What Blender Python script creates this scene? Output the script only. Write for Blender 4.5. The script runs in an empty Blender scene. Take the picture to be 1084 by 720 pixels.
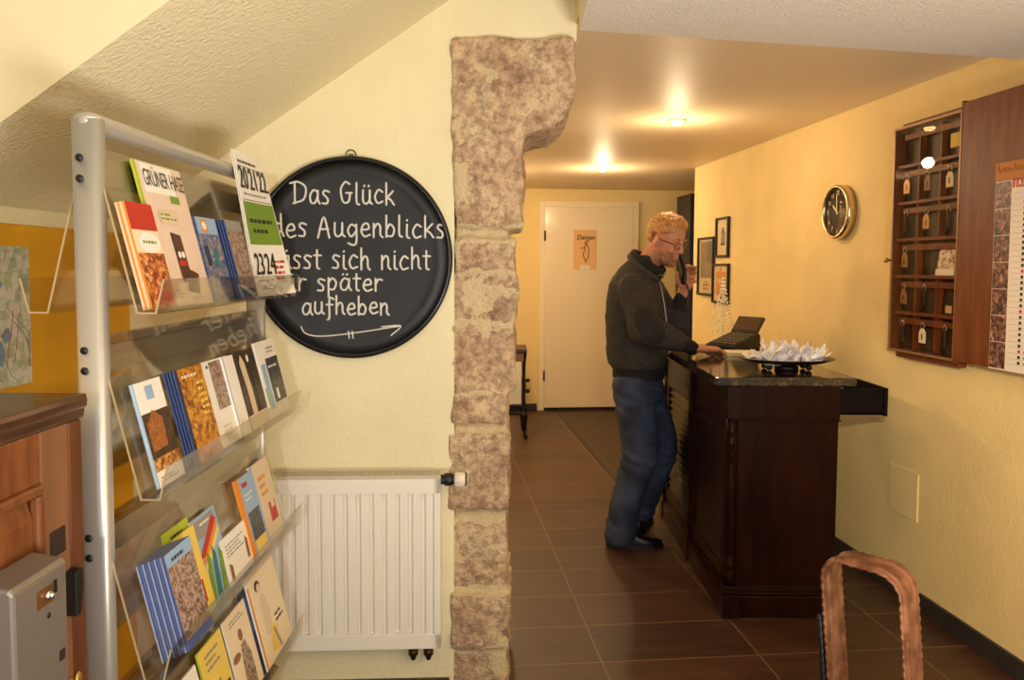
import bpy, bmesh, math, random
from mathutils import Vector, Matrix, Euler, noise
random.seed(7)
PI = math.pi
scn = bpy.context.scene
COL = scn.collection
TH = 0.1007                                   # the tiled floor, right wall and back wall stand turned by this angle
RG = Matrix.Rotation(TH, 4, 'Z')
ID = Matrix.Identity(4)

# ------------------------------------------------------------------ materials
def lin(c):
    return tuple(((x/255)/12.92 if x/255 <= 0.04045 else ((x/255+0.055)/1.055)**2.4) for x in c) + (1.0,)
MATS = {}
def mat(name, rgb=(200,200,200), rough=0.6, metal=0.0, var=0.0, vscale=8.0, bump=0.0, bscale=60.0, stretch=None,
        rgb2=None, spec=0.5, emit=None, estr=0.0, coat=0.0, detail=4.0, lo=0.35, hi=0.65, bdist=0.01):
    if name in MATS: return MATS[name]
    m = bpy.data.materials.new(name); m.use_nodes = True
    nt = m.node_tree; N = nt.nodes; L = nt.links
    b = N['Principled BSDF']
    b.inputs['Base Color'].default_value = lin(rgb)
    b.inputs['Roughness'].default_value = rough
    b.inputs['Metallic'].default_value = metal
    b.inputs['Specular IOR Level'].default_value = spec
    b.inputs['Coat Weight'].default_value = coat
    b.inputs['Coat Roughness'].default_value = 0.12
    tc = N.new('ShaderNodeTexCoord'); mp = N.new('ShaderNodeMapping')
    L.new(tc.outputs['Object'], mp.inputs['Vector'])
    if stretch: mp.inputs['Scale'].default_value = stretch
    if rgb2 is not None or var > 0:
        nz = N.new('ShaderNodeTexNoise'); nz.inputs['Scale'].default_value = vscale; nz.inputs['Detail'].default_value = detail
        L.new(mp.outputs['Vector'], nz.inputs['Vector'])
        cr = N.new('ShaderNodeValToRGB'); cr.color_ramp.elements[0].position = lo; cr.color_ramp.elements[1].position = hi
        c2 = rgb2 if rgb2 is not None else tuple(min(255, x*(1+var)) for x in rgb)
        c1 = rgb if rgb2 is not None else tuple(x*(1-var) for x in rgb)
        cr.color_ramp.elements[0].color = lin(c1); cr.color_ramp.elements[1].color = lin(c2)
        L.new(nz.outputs['Fac'], cr.inputs['Fac']); L.new(cr.outputs['Color'], b.inputs['Base Color'])
    if bump > 0:
        nb = N.new('ShaderNodeTexNoise'); nb.inputs['Scale'].default_value = bscale; nb.inputs['Detail'].default_value = 3
        L.new(mp.outputs['Vector'], nb.inputs['Vector'])
        bp = N.new('ShaderNodeBump'); bp.inputs['Strength'].default_value = bump; bp.inputs['Distance'].default_value = bdist
        L.new(nb.outputs['Fac'], bp.inputs['Height']); L.new(bp.outputs['Normal'], b.inputs['Normal'])
    if emit:
        b.inputs['Emission Color'].default_value = lin(emit); b.inputs['Emission Strength'].default_value = estr
    MATS[name] = m
    return m

def clear_mat(name, tint=(245,240,232), refl=0.12, rough=0.03):
    if name in MATS: return MATS[name]
    m = bpy.data.materials.new(name); m.use_nodes = True
    nt = m.node_tree; N = nt.nodes; L = nt.links; N.clear()
    o = N.new('ShaderNodeOutputMaterial'); mx = N.new('ShaderNodeMixShader')
    tr = N.new('ShaderNodeBsdfTransparent'); gl = N.new('ShaderNodeBsdfGlossy'); lw = N.new('ShaderNodeLayerWeight')
    ma = N.new('ShaderNodeMath'); ma.operation = 'MULTIPLY_ADD'; ma.inputs[1].default_value = 0.55; ma.inputs[2].default_value = refl*0.3
    lw.inputs['Blend'].default_value = refl
    tr.inputs['Color'].default_value = lin(tint); gl.inputs['Roughness'].default_value = rough
    L.new(lw.outputs['Fresnel'], ma.inputs[0]); L.new(ma.outputs[0], mx.inputs['Fac'])
    L.new(tr.outputs[0], mx.inputs[1]); L.new(gl.outputs[0], mx.inputs[2]); L.new(mx.outputs[0], o.inputs['Surface'])
    MATS[name] = m
    return m

def tile_mat(name, bw, rh, ox, oy, c1, c2, grout, mortar, rough, streak, gb=0.5):
    m = bpy.data.materials.new(name); m.use_nodes = True
    nt = m.node_tree; N = nt.nodes; L = nt.links; b = N['Principled BSDF']
    tc = N.new('ShaderNodeTexCoord'); mp = N.new('ShaderNodeMapping'); mp.inputs['Location'].default_value = (-ox, -oy, 0)
    L.new(tc.outputs['Object'], mp.inputs['Vector'])
    br = N.new('ShaderNodeTexBrick'); br.offset = 0; br.squash = 1
    br.inputs['Scale'].default_value = 1; br.inputs['Brick Width'].default_value = bw; br.inputs['Row Height'].default_value = rh
    br.inputs['Mortar Size'].default_value = mortar; br.inputs['Mortar Smooth'].default_value = 0.1; br.inputs['Bias'].default_value = 0
    br.inputs['Color1'].default_value = (0.25,)*3+(1,); br.inputs['Color2'].default_value = (0.75,)*3+(1,)
    L.new(mp.outputs['Vector'], br.inputs['Vector'])
    m2 = N.new('ShaderNodeMapping'); m2.inputs['Scale'].default_value = streak
    L.new(tc.outputs['Object'], m2.inputs['Vector'])
    nz = N.new('ShaderNodeTexNoise'); nz.inputs['Scale'].default_value = 3; nz.inputs['Detail'].default_value = 6; nz.inputs['Roughness'].default_value = 0.65
    L.new(m2.outputs['Vector'], nz.inputs['Vector'])
    mx0 = N.new('ShaderNodeMix'); mx0.data_type = 'FLOAT'; mx0.inputs[0].default_value = 0.3
    L.new(nz.outputs['Fac'], mx0.inputs[2]); L.new(br.outputs['Color'], mx0.inputs[3])
    cr = N.new('ShaderNodeValToRGB'); cr.color_ramp.elements[0].position = 0.36; cr.color_ramp.elements[1].position = 0.66
    cr.color_ramp.elements[0].color = lin(c1); cr.color_ramp.elements[1].color = lin(c2)
    L.new(mx0.outputs[0], cr.inputs['Fac'])
    mx = N.new('ShaderNodeMix'); mx.data_type = 'RGBA'
    L.new(br.outputs['Fac'], mx.inputs[0]); L.new(cr.outputs['Color'], mx.inputs[6]); mx.inputs[7].default_value = lin(grout)
    L.new(mx.outputs[2], b.inputs['Base Color'])
    b.inputs['Roughness'].default_value = rough
    bp = N.new('ShaderNodeBump'); bp.invert = True; bp.inputs['Strength'].default_value = gb; bp.inputs['Distance'].default_value = 0.003
    L.new(br.outputs['Fac'], bp.inputs['Height']); L.new(bp.outputs['Normal'], b.inputs['Normal'])
    MATS[name] = m
    return m

def picture_mat(name, cols, scale=30.0, rough=0.35, stretch=(1,1,1)):
    """a printed photograph: blotches of a few inks"""
    if name in MATS: return MATS[name]
    m = bpy.data.materials.new(name); m.use_nodes = True
    nt = m.node_tree; N = nt.nodes; L = nt.links; b = N['Principled BSDF']; b.inputs['Roughness'].default_value = rough
    tc = N.new('ShaderNodeTexCoord'); mp = N.new('ShaderNodeMapping'); mp.inputs['Scale'].default_value = stretch
    L.new(tc.outputs['Object'], mp.inputs['Vector'])
    nz = N.new('ShaderNodeTexNoise'); nz.inputs['Scale'].default_value = scale*1.7; nz.inputs['Detail'].default_value = 8; nz.inputs['Roughness'].default_value = 0.72
    vr = N.new('ShaderNodeTexVoronoi'); vr.inputs['Scale'].default_value = scale*3.2; vr.distance = 'CHEBYCHEV'
    L.new(mp.outputs['Vector'], nz.inputs['Vector']); L.new(mp.outputs['Vector'], vr.inputs['Vector'])
    cr = N.new('ShaderNodeValToRGB'); el = cr.color_ramp.elements
    mxf = N.new('ShaderNodeMix'); mxf.data_type = 'FLOAT'; mxf.inputs[0].default_value = 0.28
    L.new(nz.outputs['Fac'], mxf.inputs[2]); L.new(vr.outputs['Color'], mxf.inputs[3])
    n = len(cols)
    while len(el) < n: el.new(0.5)
    for i, c in enumerate(cols):
        el[i].position = 0.3 + 0.4*i/(n-1); el[i].color = lin(c)
    L.new(mxf.outputs[0], cr.inputs['Fac']); L.new(cr.outputs['Color'], b.inputs['Base Color'])
    MATS[name] = m
    return m

# ------------------------------------------------------------------ mesh helpers
def catmull(pts, n=6):
    if len(pts) < 3: return [Vector(p) for p in pts]
    P = [Vector(p) for p in pts]; P = [P[0]*2-P[1]] + P + [P[-1]*2-P[-2]]
    out = []
    for i in range(1, len(P)-2):
        for k in range(n):
            t = k/n; a, b, c, d = P[i-1:i+3]
            out.append(0.5*((2*b)+(c-a)*t+(2*a-5*b+4*c-d)*t*t+(-a+3*b-3*c+d)*t**3))
    out.append(P[-2]); return out

class MB:
    def __init__(s, M=ID): s.v = []; s.f = []; s.mi = []; s.sm = []; s.M = M
    def add(s, vs, fs, mi=0, smooth=False, M=None):
        T = s.M @ M if M is not None else s.M
        o = len(s.v); s.v += [T @ Vector(p) for p in vs]
        for f in fs: s.f.append([i+o for i in f]); s.mi.append(mi); s.sm.append(smooth)
    def box(s, a, b, mi=0, M=None):
        x0,y0,z0 = a; x1,y1,z1 = b
        vs = [(x0,y0,z0),(x1,y0,z0),(x1,y1,z0),(x0,y1,z0),(x0,y0,z1),(x1,y0,z1),(x1,y1,z1),(x0,y1,z1)]
        s.add(vs, [(3,2,1,0),(4,5,6,7),(0,1,5,4),(1,2,6,5),(2,3,7,6),(3,0,4,7)], mi, False, M)
    def quad(s, pts, mi=0, M=None): s.add(pts, [tuple(range(len(pts)))], mi, False, M)
    def prism(s, poly, axis, a, b, mi=0, M=None):
        """polygon in the plane across `axis`, from a to b"""
        def P(p, t): return {'x': (t,p[0],p[1]), 'y': (p[0],t,p[1]), 'z': (p[0],p[1],t)}[axis]
        n = len(poly); vs = [P(p,a) for p in poly]+[P(p,b) for p in poly]
        fs = [tuple(range(n))[::-1], tuple(range(n,2*n))]+[(i,(i+1)%n,n+(i+1)%n,n+i) for i in range(n)]
        s.add(vs, fs, mi, False, M)
    def lathe(s, prof, n=24, mi=0, M=None, smooth=True, caps=True):
        vs = []; fs = []
        for r, z in prof:
            for k in range(n): vs.append((r*math.cos(2*PI*k/n), r*math.sin(2*PI*k/n), z))
        for i in range(len(prof)-1):
            for k in range(n): fs.append((i*n+k, i*n+(k+1)%n, (i+1)*n+(k+1)%n, (i+1)*n+k))
        if caps and prof[0][0] > 1e-6: fs.append(tuple(range(n))[::-1])
        if caps and prof[-1][0] > 1e-6: fs.append(tuple(range((len(prof)-1)*n, len(prof)*n)))
        s.add(vs, fs, mi, smooth, M)
    def cyl(s, p, q, r, n=16, mi=0, M=None, r2=None):
        p = Vector(p); q = Vector(q); d = q-p
        T = Matrix.Translation(p) @ d.to_track_quat('Z','Y').to_matrix().to_4x4()
        s.lathe([(r,0),(r if r2 is None else r2, d.length)], n, mi, (M @ T) if M is not None else T)
    def ball(s, c, r, n=12, mi=0, M=None):
        if not hasattr(r, '__len__'): r = (r,r,r)
        T = Matrix.Translation(c) @ Matrix.Diagonal((*r,1))
        pr = [(max(0,math.sin(PI*k/n)), -math.cos(PI*k/n)) for k in range(n+1)]; pr[0] = (0,-1); pr[-1] = (0,1)
        s.lathe(pr, n*2, mi, (M @ T) if M is not None else T)
    def tube(s, pts, r, n=8, mi=0, M=None, flat=None, caps=True, up=None):
        """sweep along pts; r a number or list; flat=(a,b) scales the section; round capsule ends"""
        P = [Vector(p) for p in pts]; R = r if hasattr(r,'__len__') else [r]*len(P)
        vs = []; fs = []; T0 = None; u = None
        rings = []
        for i, p in enumerate(P):
            t = (P[min(i+1,len(P)-1)]-P[max(i-1,0)]).normalized()
            if u is None:
                a = Vector(up) if up is not None else (Vector((0,0,1)) if abs(t.z) < 0.9 else Vector((1,0,0)))
                u = (a - t*a.dot(t)).normalized()
            else: u = (u - t*u.dot(t)).normalized()
            w = t.cross(u)
            rings.append((p, t, u, w, R[i]))
        full = []
        if caps:
            p,t,u,w,rr = rings[0]
            for a in (80, 50, 25): full.append((p - t*rr*math.sin(math.radians(a)), u, w, rr*math.cos(math.radians(a))))
        full += [(p,u,w,rr) for p,t,u,w,rr in rings]
        if caps:
            p,t,u,w,rr = rings[-1]
            for a in (25, 50, 80): full.append((p + t*rr*math.sin(math.radians(a)), u, w, rr*math.cos(math.radians(a))))
        fa, fb = flat if flat else (1,1)
        for p,u,w,rr in full:
            for k in range(n):
                a = 2*PI*k/n; vs.append(p + u*(rr*fa*math.cos(a)) + w*(rr*fb*math.sin(a)))
        for i in range(len(full)-1):
            for k in range(n): fs.append((i*n+k, i*n+(k+1)%n, (i+1)*n+(k+1)%n, (i+1)*n+k))
        fs.append(tuple(range(n))[::-1]); fs.append(tuple(range((len(full)-1)*n, len(full)*n)))
        s.add(vs, fs, mi, True, M)
    def loft(s, rings, mi=0, M=None):
        n = len(rings[0]); vs = [p for r in rings for p in r]; fs = []
        for i in range(len(rings)-1):
            for k in range(n): fs.append((i*n+k, i*n+(k+1)%n, (i+1)*n+(k+1)%n, (i+1)*n+k))
        fs.append(tuple(range(n))[::-1]); fs.append(tuple(range((len(rings)-1)*n, len(rings)*n)))
        s.add(vs, fs, mi, True, M)
    def text(s, body, size, M, mi=0, xs=1.0, bold=0.0, thick=0.0, align='LEFT'):
        cu = bpy.data.curves.new('lettering_outline','FONT'); cu.body = body; cu.size = size; cu.align_x = align
        cu.offset = bold; cu.extrude = thick; cu.resolution_u = 3
        o = bpy.data.objects.new('lettering_outline', cu); COL.objects.link(o)
        dg = bpy.context.evaluated_depsgraph_get(); me = bpy.data.meshes.new_from_object(o.evaluated_get(dg))
        s.add([Vector((v.co.x*xs, v.co.y, v.co.z)) for v in me.vertices], [tuple(p.vertices) for p in me.polygons], mi, False, M)
        bpy.data.objects.remove(o); bpy.data.curves.remove(cu); bpy.data.meshes.remove(me)
    def mesh(s, name):
        me = bpy.data.meshes.new(name); me.from_pydata([tuple(v) for v in s.v], [], s.f)
        me.polygons.foreach_set('material_index', s.mi); me.polygons.foreach_set('use_smooth', s.sm)
        me.update(); return me

ROOTM = {}
def fix_normals(me):
    bm = bmesh.new(); bm.from_mesh(me); bmesh.ops.recalc_face_normals(bm, faces=bm.faces[:]); bm.to_mesh(me); bm.free()

def thing(name, label, cat, loc=(0,0,0), rotz=0.0, group=None, kind=None):
    o = bpy.data.objects.new(name, None); o.empty_display_size = 0.1; COL.objects.link(o)
    o.location = loc; o.rotation_euler = (0,0,rotz)
    tag(o, label, cat, group, kind)
    ROOTM[o.name] = Matrix.Translation(loc) @ Matrix.Rotation(rotz,4,'Z')
    return o
def tag(o, label, cat=None, group=None, kind=None):
    if label: o['label'] = label
    if cat: o['category'] = cat
    if group: o['group'] = group
    if kind: o['kind'] = kind
    return o
def finish(o, bevel, smooth_angle=None):
    if bevel:
        b = o.modifiers.new('bevel','BEVEL'); b.width = bevel; b.segments = 2; b.limit_method = 'ANGLE'; b.angle_limit = math.radians(40)
        b.harden_normals = False
def obj(name, mb, mats, parent=None, loc=None, rotz=0.0, bevel=0.0, label=None, mesh=None):
    """link mb (built in world space) as one mesh object, its mesh held relative to its thing's base"""
    me = mesh if mesh is not None else mb.mesh(name)
    me.name = name
    if not hasattr(mats,'__len__'): mats = [mats]
    for m in mats: me.materials.append(m)
    o = bpy.data.objects.new(name, me); COL.objects.link(o)
    if parent is not None:
        o.parent = parent; T = ROOTM[parent.name]; ROOTM[o.name] = T
    else:
        if loc is None:
            xs = [v.co for v in me.vertices]
            loc = (sum(c.x for c in xs)/len(xs), sum(c.y for c in xs)/len(xs), min(c.z for c in xs))
        T = Matrix.Translation(loc) @ Matrix.Rotation(rotz,4,'Z'); ROOTM[o.name] = T
        o.location = loc; o.rotation_euler = (0,0,rotz)
    me.transform(T.inverted()); fix_normals(me); me.update()
    if label: o['label'] = label
    finish(o, bevel)
    return o
def struct(name, mb, mats, grid=False, bevel=0.0, parent=None, zero=False):
    o = obj(name, mb, mats, parent, loc=(0,0,0) if (zero or grid) else None, rotz=TH if grid else 0.0, bevel=bevel)
    if parent is None: o['kind'] = 'structure'
    return o
def copy_tree(root, loc, rotz=None, label=None, group=None):
    r = root.copy(); COL.objects.link(r); r.location = loc
    if rotz is not None: r.rotation_euler = (0,0,rotz)
    if label: r['label'] = label
    if group: r['group'] = group
    for ch in [c for c in bpy.data.objects if c.parent == root]:
        c = ch.copy(); COL.objects.link(c); c.parent = r
        for g in [q for q in bpy.data.objects if q.parent == ch]:
            d = g.copy(); COL.objects.link(d); d.parent = c
    return r
def fuse(mb, voxel, smooth=4, disp=None, factor=0.5):
    """melt overlapping closed shapes into one continuous surface"""
    me = mb.mesh('fused'); fix_normals(me)
    o = bpy.data.objects.new('fused', me); COL.objects.link(o)
    r = o.modifiers.new('r','REMESH'); r.mode = 'VOXEL'; r.voxel_size = voxel; r.adaptivity = 0
    if smooth:
        sm = o.modifiers.new('s','SMOOTH'); sm.factor = factor; sm.iterations = smooth
    dg = bpy.context.evaluated_depsgraph_get(); out = bpy.data.meshes.new_from_object(o.evaluated_get(dg))
    bpy.data.objects.remove(o); bpy.data.meshes.remove(me)
    if disp:
        ns = [v.normal.copy() for v in out.vertices]
        for v, n in zip(out.vertices, ns): v.co = v.co + n*disp(v.co)
    out.polygons.foreach_set('use_smooth', [True]*len(out.polygons)); out.materials.clear(); out.update()
    return out

# ------------------------------------------------------------------ paints
cream   = mat('cream plaster', (240,228,188), 0.85, bump=0.35, bscale=55, var=0.02, vscale=3, bdist=0.006)
creamR  = mat('cream rough plaster', (240,214,152), 0.85, bump=0.5, bscale=75, var=0.02, vscale=3, bdist=0.006)
white_c = mat('white roughcast ceiling', (240,234,222), 0.9, bump=0.75, bscale=85, bdist=0.008)
stair_c = mat('rough stair underside', (236,224,186), 0.9, bump=0.8, bscale=95, bdist=0.007)
ceil_m  = mat('smooth far ceiling', (238,216,178), 0.5, bump=0.05, bscale=20, spec=0.3)
yellow  = mat('ochre yellow paint', (240,176,20), 0.6, var=0.04, vscale=4)
black_m = mat('black satin', (18,17,16), 0.45)
darktile= mat('dark skirting tile', (52,48,47), 0.4, var=0.1, vscale=20)
white_m = mat('white enamel', (242,232,214), 0.35)
chrome  = mat('brushed aluminium', (204,200,194), 0.36, 0.6)
darkgrey= mat('dark plug', (30,30,32), 0.5)
paper   = mat('white paper', (240,234,226), 0.6)
ink     = mat('printing ink black', (24,22,22), 0.6)

# ------------------------------------------------------------------ camera and light
p, roll, F = 0.0574, 0.0052, 841.54
cam = bpy.data.cameras.new('camera'); co = bpy.data.objects.new('camera', cam); COL.objects.link(co)
cam.sensor_width = 36; cam.lens = F/1084*36; cam.shift_y = -(360-331.7)/1084
Rw = Vector((1,0,0)); Uw = Vector((0,math.sin(p),math.cos(p))); Fw = Vector((0,math.cos(p),-math.sin(p)))
Rc = Rw*math.cos(roll)+Uw*math.sin(roll); Uc = -Rw*math.sin(roll)+Uw*math.cos(roll)
Mc = Matrix((Rc,Uc,-Fw)).transposed().to_4x4(); Mc.translation = (0,0,1.449); co.matrix_world = Mc
cam.clip_start = 0.05
scn.camera = co
scn.view_settings.view_transform = 'Standard'; scn.view_settings.look = 'None'
scn.view_settings.gamma = 1; scn.view_settings.use_curve_mapping = False; scn.view_settings.exposure = 0.0
w = bpy.data.worlds.new('world'); scn.world = w; w.use_nodes = True
w.node_tree.nodes['Background'].inputs['Color'].default_value = (1.0,0.94,0.84,1); w.node_tree.nodes['Background'].inputs['Strength'].default_value = 0.38
def light(name, typ, loc, energy, col, size=0.1, rot=None, spot=None, blend=0.5, sizey=None):
    l = bpy.data.lights.new(name, typ); l.energy = energy; l.color = col
    if typ == 'AREA':
        l.size = size
        if sizey: l.shape = 'RECTANGLE'; l.size_y = sizey
    else: l.shadow_soft_size = size
    if spot: l.spot_size = math.radians(spot); l.spot_blend = blend
    o = bpy.data.objects.new(name, l); COL.objects.link(o); o.location = loc
    if rot: o.rotation_euler = rot
    return o
light('camera_flash','POINT',(0.05,-1.8,1.66),102,(0.96,1.0,1.0),0.05)
light('ceiling_fill','AREA',(1.0,-0.3,0.6),88,(1.0,0.96,0.90),0.8,(math.radians(172),math.radians(-8),0))  # added unseen fill shining upward to brighten the lowered front ceiling
dv = Vector((1.90,2.65,0.75))-Vector((-0.3,-1.0,2.05))
light('wall_fill','SPOT',(-0.3,-1.0,2.05),380,(1.0,0.80,0.50),0.08,dv.to_track_quat('-Z','Y').to_euler(),30,0.9)  # added fill without a fixture, brightens the near right wall
# ------------------------------------------------------------------ room shell
mb = MB(RG); mb.quad([(-3,-2.2,0),(3.6,-2.2,0),(3.6,9.2,0),(-3,9.2,0)]); mb.box((-3,-2.2,-0.1),(3.6,9.2,-0.001))
floor_m = tile_mat('brown wood-grain floor tile', 0.6, 0.3, 0.6227, 5.2006-0.3*30, (52,32,23), (88,57,39), (120,90,68), 0.0035, 0.42, (1.2,9,1))
struct('floor', mb, floor_m, grid=True)
mos = tile_mat('brown mosaic mat', 0.055, 0.055, 0, 0, (56,40,28), (88,64,46), (42,32,24), 0.008, 0.5, (5,5,1), 0.8)
mb = MB(RG); mb.box((1.245,5.22,0.0),(1.99,7.75,0.006)); struct('floor_inset', mb, mos, grid=True)
# right wall (grid frame), its end beyond the counter, and the corridor that turns right behind it
mb = MB(RG); mb.box((2.0727,-2,0),(2.27,6.165,2.7)); struct('wall_right', mb, creamR, grid=True)
mb = MB(RG); mb.box((2.0577,-2,0),(2.0727,6.17,0.075)); struct('baseboard_right', mb, darktile, grid=True, bevel=0.002)
mb = MB(RG); mb.box((-0.9,7.97,0),(3.4,8.15,2.7)); struct('wall_back', mb, mat('back wall paint',(238,212,148),0.8,bump=0.15,bscale=40), grid=True)
mb = MB(RG); mb.box((-0.85,7.955,0),(1.06,7.97,0.07)); mb.box((2.12,7.955,0),(3.4,7.97,0.07)); struct('baseboard_back', mb, darktile, grid=True, bevel=0.002)
mb = MB(RG); mb.box((3.3,5.9,0),(3.45,8.1,2.7)); struct('wall_corridor', mb, cream, grid=True)
mb = MB(RG); mb.box((-1.1,2.9,0),(-0.9,8.1,2.7)); struct('wall_passage', mb, cream, grid=True)
mb = MB(); mb.prism([(-1.9,2.9),(-0.205,2.9),(-0.205,2.62),(0.199,2.63),(0.206,2.535),(2.3,2.96),(3.0,2.96),(2.6,8.6),(-2.2,8.1)],'z',2.241,2.40); struct('ceiling_passage', mb, ceil_m)
# front lowered ceiling
mb = MB(); mb.prism([(0.205,-2.0),(2.4,-2.0),(2.4,2.965),(0.205,2.53)],'z',2.19,2.75); struct('ceiling', mb, white_c)
mb = MB(); mb.box((-2.2,-2,2.85),(2.6,2.7,2.95)); struct('ceiling_stairwell', mb, cream)
# chalkboard wall, slightly turned, with the pillar at its right end
A3 = math.atan(0.05)
def wy(x): return 2.615+0.05*x
mb = MB(); mb.prism([(-1.45,wy(-1.45)),(-0.19,wy(-0.19)),(-0.19,3.1),(-1.45,3.1)],'z',0,2.9); struct('wall_front', mb, cream)
mb = MB(); mb.prism([(-0.20,wy(-0.2)+0.004),(0.205,wy(0.205)+0.004),(0.205,3.0),(-0.20,3.0)],'z',2.185,2.9); struct('wall_lintel', mb, cream)
mb = MB(); mb.prism([(-1.23,wy(-1.23)-0.012),(-0.205,wy(-0.205)-0.012),(-0.205,wy(-0.205)),(-1.23,wy(-1.23))],'z',0,0.07); struct('baseboard_front', mb, darktile)
mb = MB(); mb.box((-1.42,-2,0),(-1.23,2.7,1.66)); struct('wall_left', mb, yellow)
# stair flight seen from below: sloping underside (rough) and smooth near side
def us(x): return 1.5858+0.7027*(x+1.23)
mb = MB()
mb.prism([(-1.9,us(-1.9)),(0.2,us(0.2)),(0.2,us(0.2)+0.25),(-1.9,us(-1.9)+0.62)],'y',1.603,2.61)
o = struct('ceiling_sloped', mb, [stair_c, mat('smooth stair side', (238,224,184), 0.85, bump=0.2, bscale=70, bdist=0.004)])
for f in o.data.polygons:
    if f.normal.y < -0.5: f.material_index = 1
mb = MB(); mb.box((-1.23,1.62,1.55),(-1.224,2.55,1.60)); struct('trim_1', mb, cream)
mb = MB(); mb.box((0.135,2.56,2.315),(0.20,2.63,2.40)); struct('trim_2', mb, mat('beige box',(190,170,140),0.7), bevel=0.004)

# stone pillar: quoin blocks in lime mortar under a corbel
mb = MB()
zb = [(0.0,0.155,-0.205,-0.005),(0.17,0.36,-0.205,0.0),(0.375,0.60,-0.21,-0.012),(0.64,0.90,-0.215,-0.004),(0.93,1.03,-0.20,-0.02),(1.04,1.255,-0.21,0.012),(1.27,1.42,-0.20,0.018),
      (1.435,1.545,-0.19,0.012),(1.575,1.885,-0.195,0.036)]
for i,(z0,z1,x0,x1) in enumerate(zb):
    r = random.Random(i)
    mb.box((x0,2.60+r.uniform(-.012,.012),z0),(x1,3.0,z1))
mb.box((-0.19,2.622,0),(-0.015,2.99,2.19))
mb.prism([(-0.2,2.187),(0.202,2.187),(0.205,2.03),(0.196,1.975),(0.17,1.925),(0.12,1.893),(0.05,1.878),(-0.2,1.872)],'y',2.59,3.0)
def rock(c):
    q = c*9.0
    n = noise.fractal(q, 0.9, 2.1, 5)
    m2 = noise.noise(c*28)
    return -0.003 + 0.010*n + 0.004*m2
me = fuse(mb, 0.009, 5, rock)
stone = bpy.data.materials.new('weathered sandstone'); stone.use_nodes = True
nt = stone.node_tree; N = nt.nodes; L = nt.links; b = N['Principled BSDF']; b.inputs['Roughness'].default_value = 0.9
tc = N.new('ShaderNodeTexCoord')
def nz(scale, det, ro=0.6):
    n = N.new('ShaderNodeTexNoise'); n.inputs['Scale'].default_value = scale; n.inputs['Detail'].default_value = det; n.inputs['Roughness'].default_value = ro
    L.new(tc.outputs['Object'], n.inputs['Vector']); return n
n1 = nz(7, 6, 0.7); n2 = nz(38, 5, 0.7); n3 = nz(110, 3)
c1 = N.new('ShaderNodeValToRGB'); e = c1.color_ramp.elements
for _ in range(2): e.new(0.5)
for k,(pos,c) in enumerate([(0.27,(160,130,110)),(0.42,(210,180,150)),(0.56,(228,200,164)),(0.68,(240,222,188))]): e[k].position = pos; e[k].color = lin(c)
L.new(n1.outputs['Fac'], c1.inputs['Fac'])
c2 = N.new('ShaderNodeValToRGB'); c2.color_ramp.elements[0].position = 0.38; c2.color_ramp.elements[1].position = 0.6
c2.color_ramp.elements[0].color = lin((170,150,140)); c2.color_ramp.elements[1].color = lin((255,250,244))
L.new(n2.outputs['Fac'], c2.inputs['Fac'])
mx = N.new('ShaderNodeMix'); mx.data_type = 'RGBA'; mx.blend_type = 'MULTIPLY'; mx.inputs[0].default_value = 0.8
L.new(c1.outputs['Color'], mx.inputs[6]); L.new(c2.outputs['Color'], mx.inputs[7])
sx = N.new('ShaderNodeSeparateXYZ'); L.new(tc.outputs['Object'], sx.inputs[0])
n4 = nz(16, 5, 0.6); wob = N.new('ShaderNodeMath'); wob.operation = 'MULTIPLY_ADD'; wob.inputs[1].default_value = 0.075; L.new(n4.outputs['Fac'], wob.inputs[0]); L.new(sx.outputs['Z'], wob.inputs[2])
acc = None
for zz, hh in ((0.163,.012),(0.368,.016),(0.62,.026),(0.915,.020),(1.035,.006),(1.262,.010),(1.428,.010),(1.56,.030)):
    cm = N.new('ShaderNodeMath'); cm.operation = 'COMPARE'; cm.inputs[1].default_value = zz+.0375; cm.inputs[2].default_value = hh; L.new(wob.outputs[0], cm.inputs[0])
    if acc is None: acc = cm
    else:
        mxm = N.new('ShaderNodeMath'); mxm.operation = 'MAXIMUM'; L.new(acc.outputs[0], mxm.inputs[0]); L.new(cm.outputs[0], mxm.inputs[1]); acc = mxm
n5 = nz(4.5, 5, 0.65); pa = N.new('ShaderNodeMath'); pa.operation = 'GREATER_THAN'; pa.inputs[1].default_value = 0.60; L.new(n5.outputs['Fac'], pa.inputs[0])
mxm = N.new('ShaderNodeMath'); mxm.operation = 'MAXIMUM'; L.new(acc.outputs[0], mxm.inputs[0]); L.new(pa.outputs[0], mxm.inputs[1])
fc = N.new('ShaderNodeMath'); fc.operation = 'MULTIPLY'; fc.inputs[1].default_value = 0.85; L.new(mxm.outputs[0], fc.inputs[0])
mm2 = N.new('ShaderNodeMix'); mm2.data_type = 'RGBA'; L.new(fc.outputs[0], mm2.inputs[0]); L.new(mx.outputs[2], mm2.inputs[6]); mm2.inputs[7].default_value = lin((224,202,160)); L.new(mm2.outputs[2], b.inputs['Base Color'])
bp = N.new('ShaderNodeBump'); bp.inputs['Strength'].default_value = 0.8; bp.inputs['Distance'].default_value = 0.012
ad = N.new('ShaderNodeMath'); ad.operation = 'ADD'; L.new(n2.outputs['Fac'], ad.inputs[0]); L.new(n3.outputs['Fac'], ad.inputs[1])
L.new(ad.outputs[0], bp.inputs['Height']); L.new(bp.outputs['Normal'], b.inputs['Normal'])
o = obj('wall_pillar', None, stone, mesh=me, loc=(0,0,0)); o['kind'] = 'structure'

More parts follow.
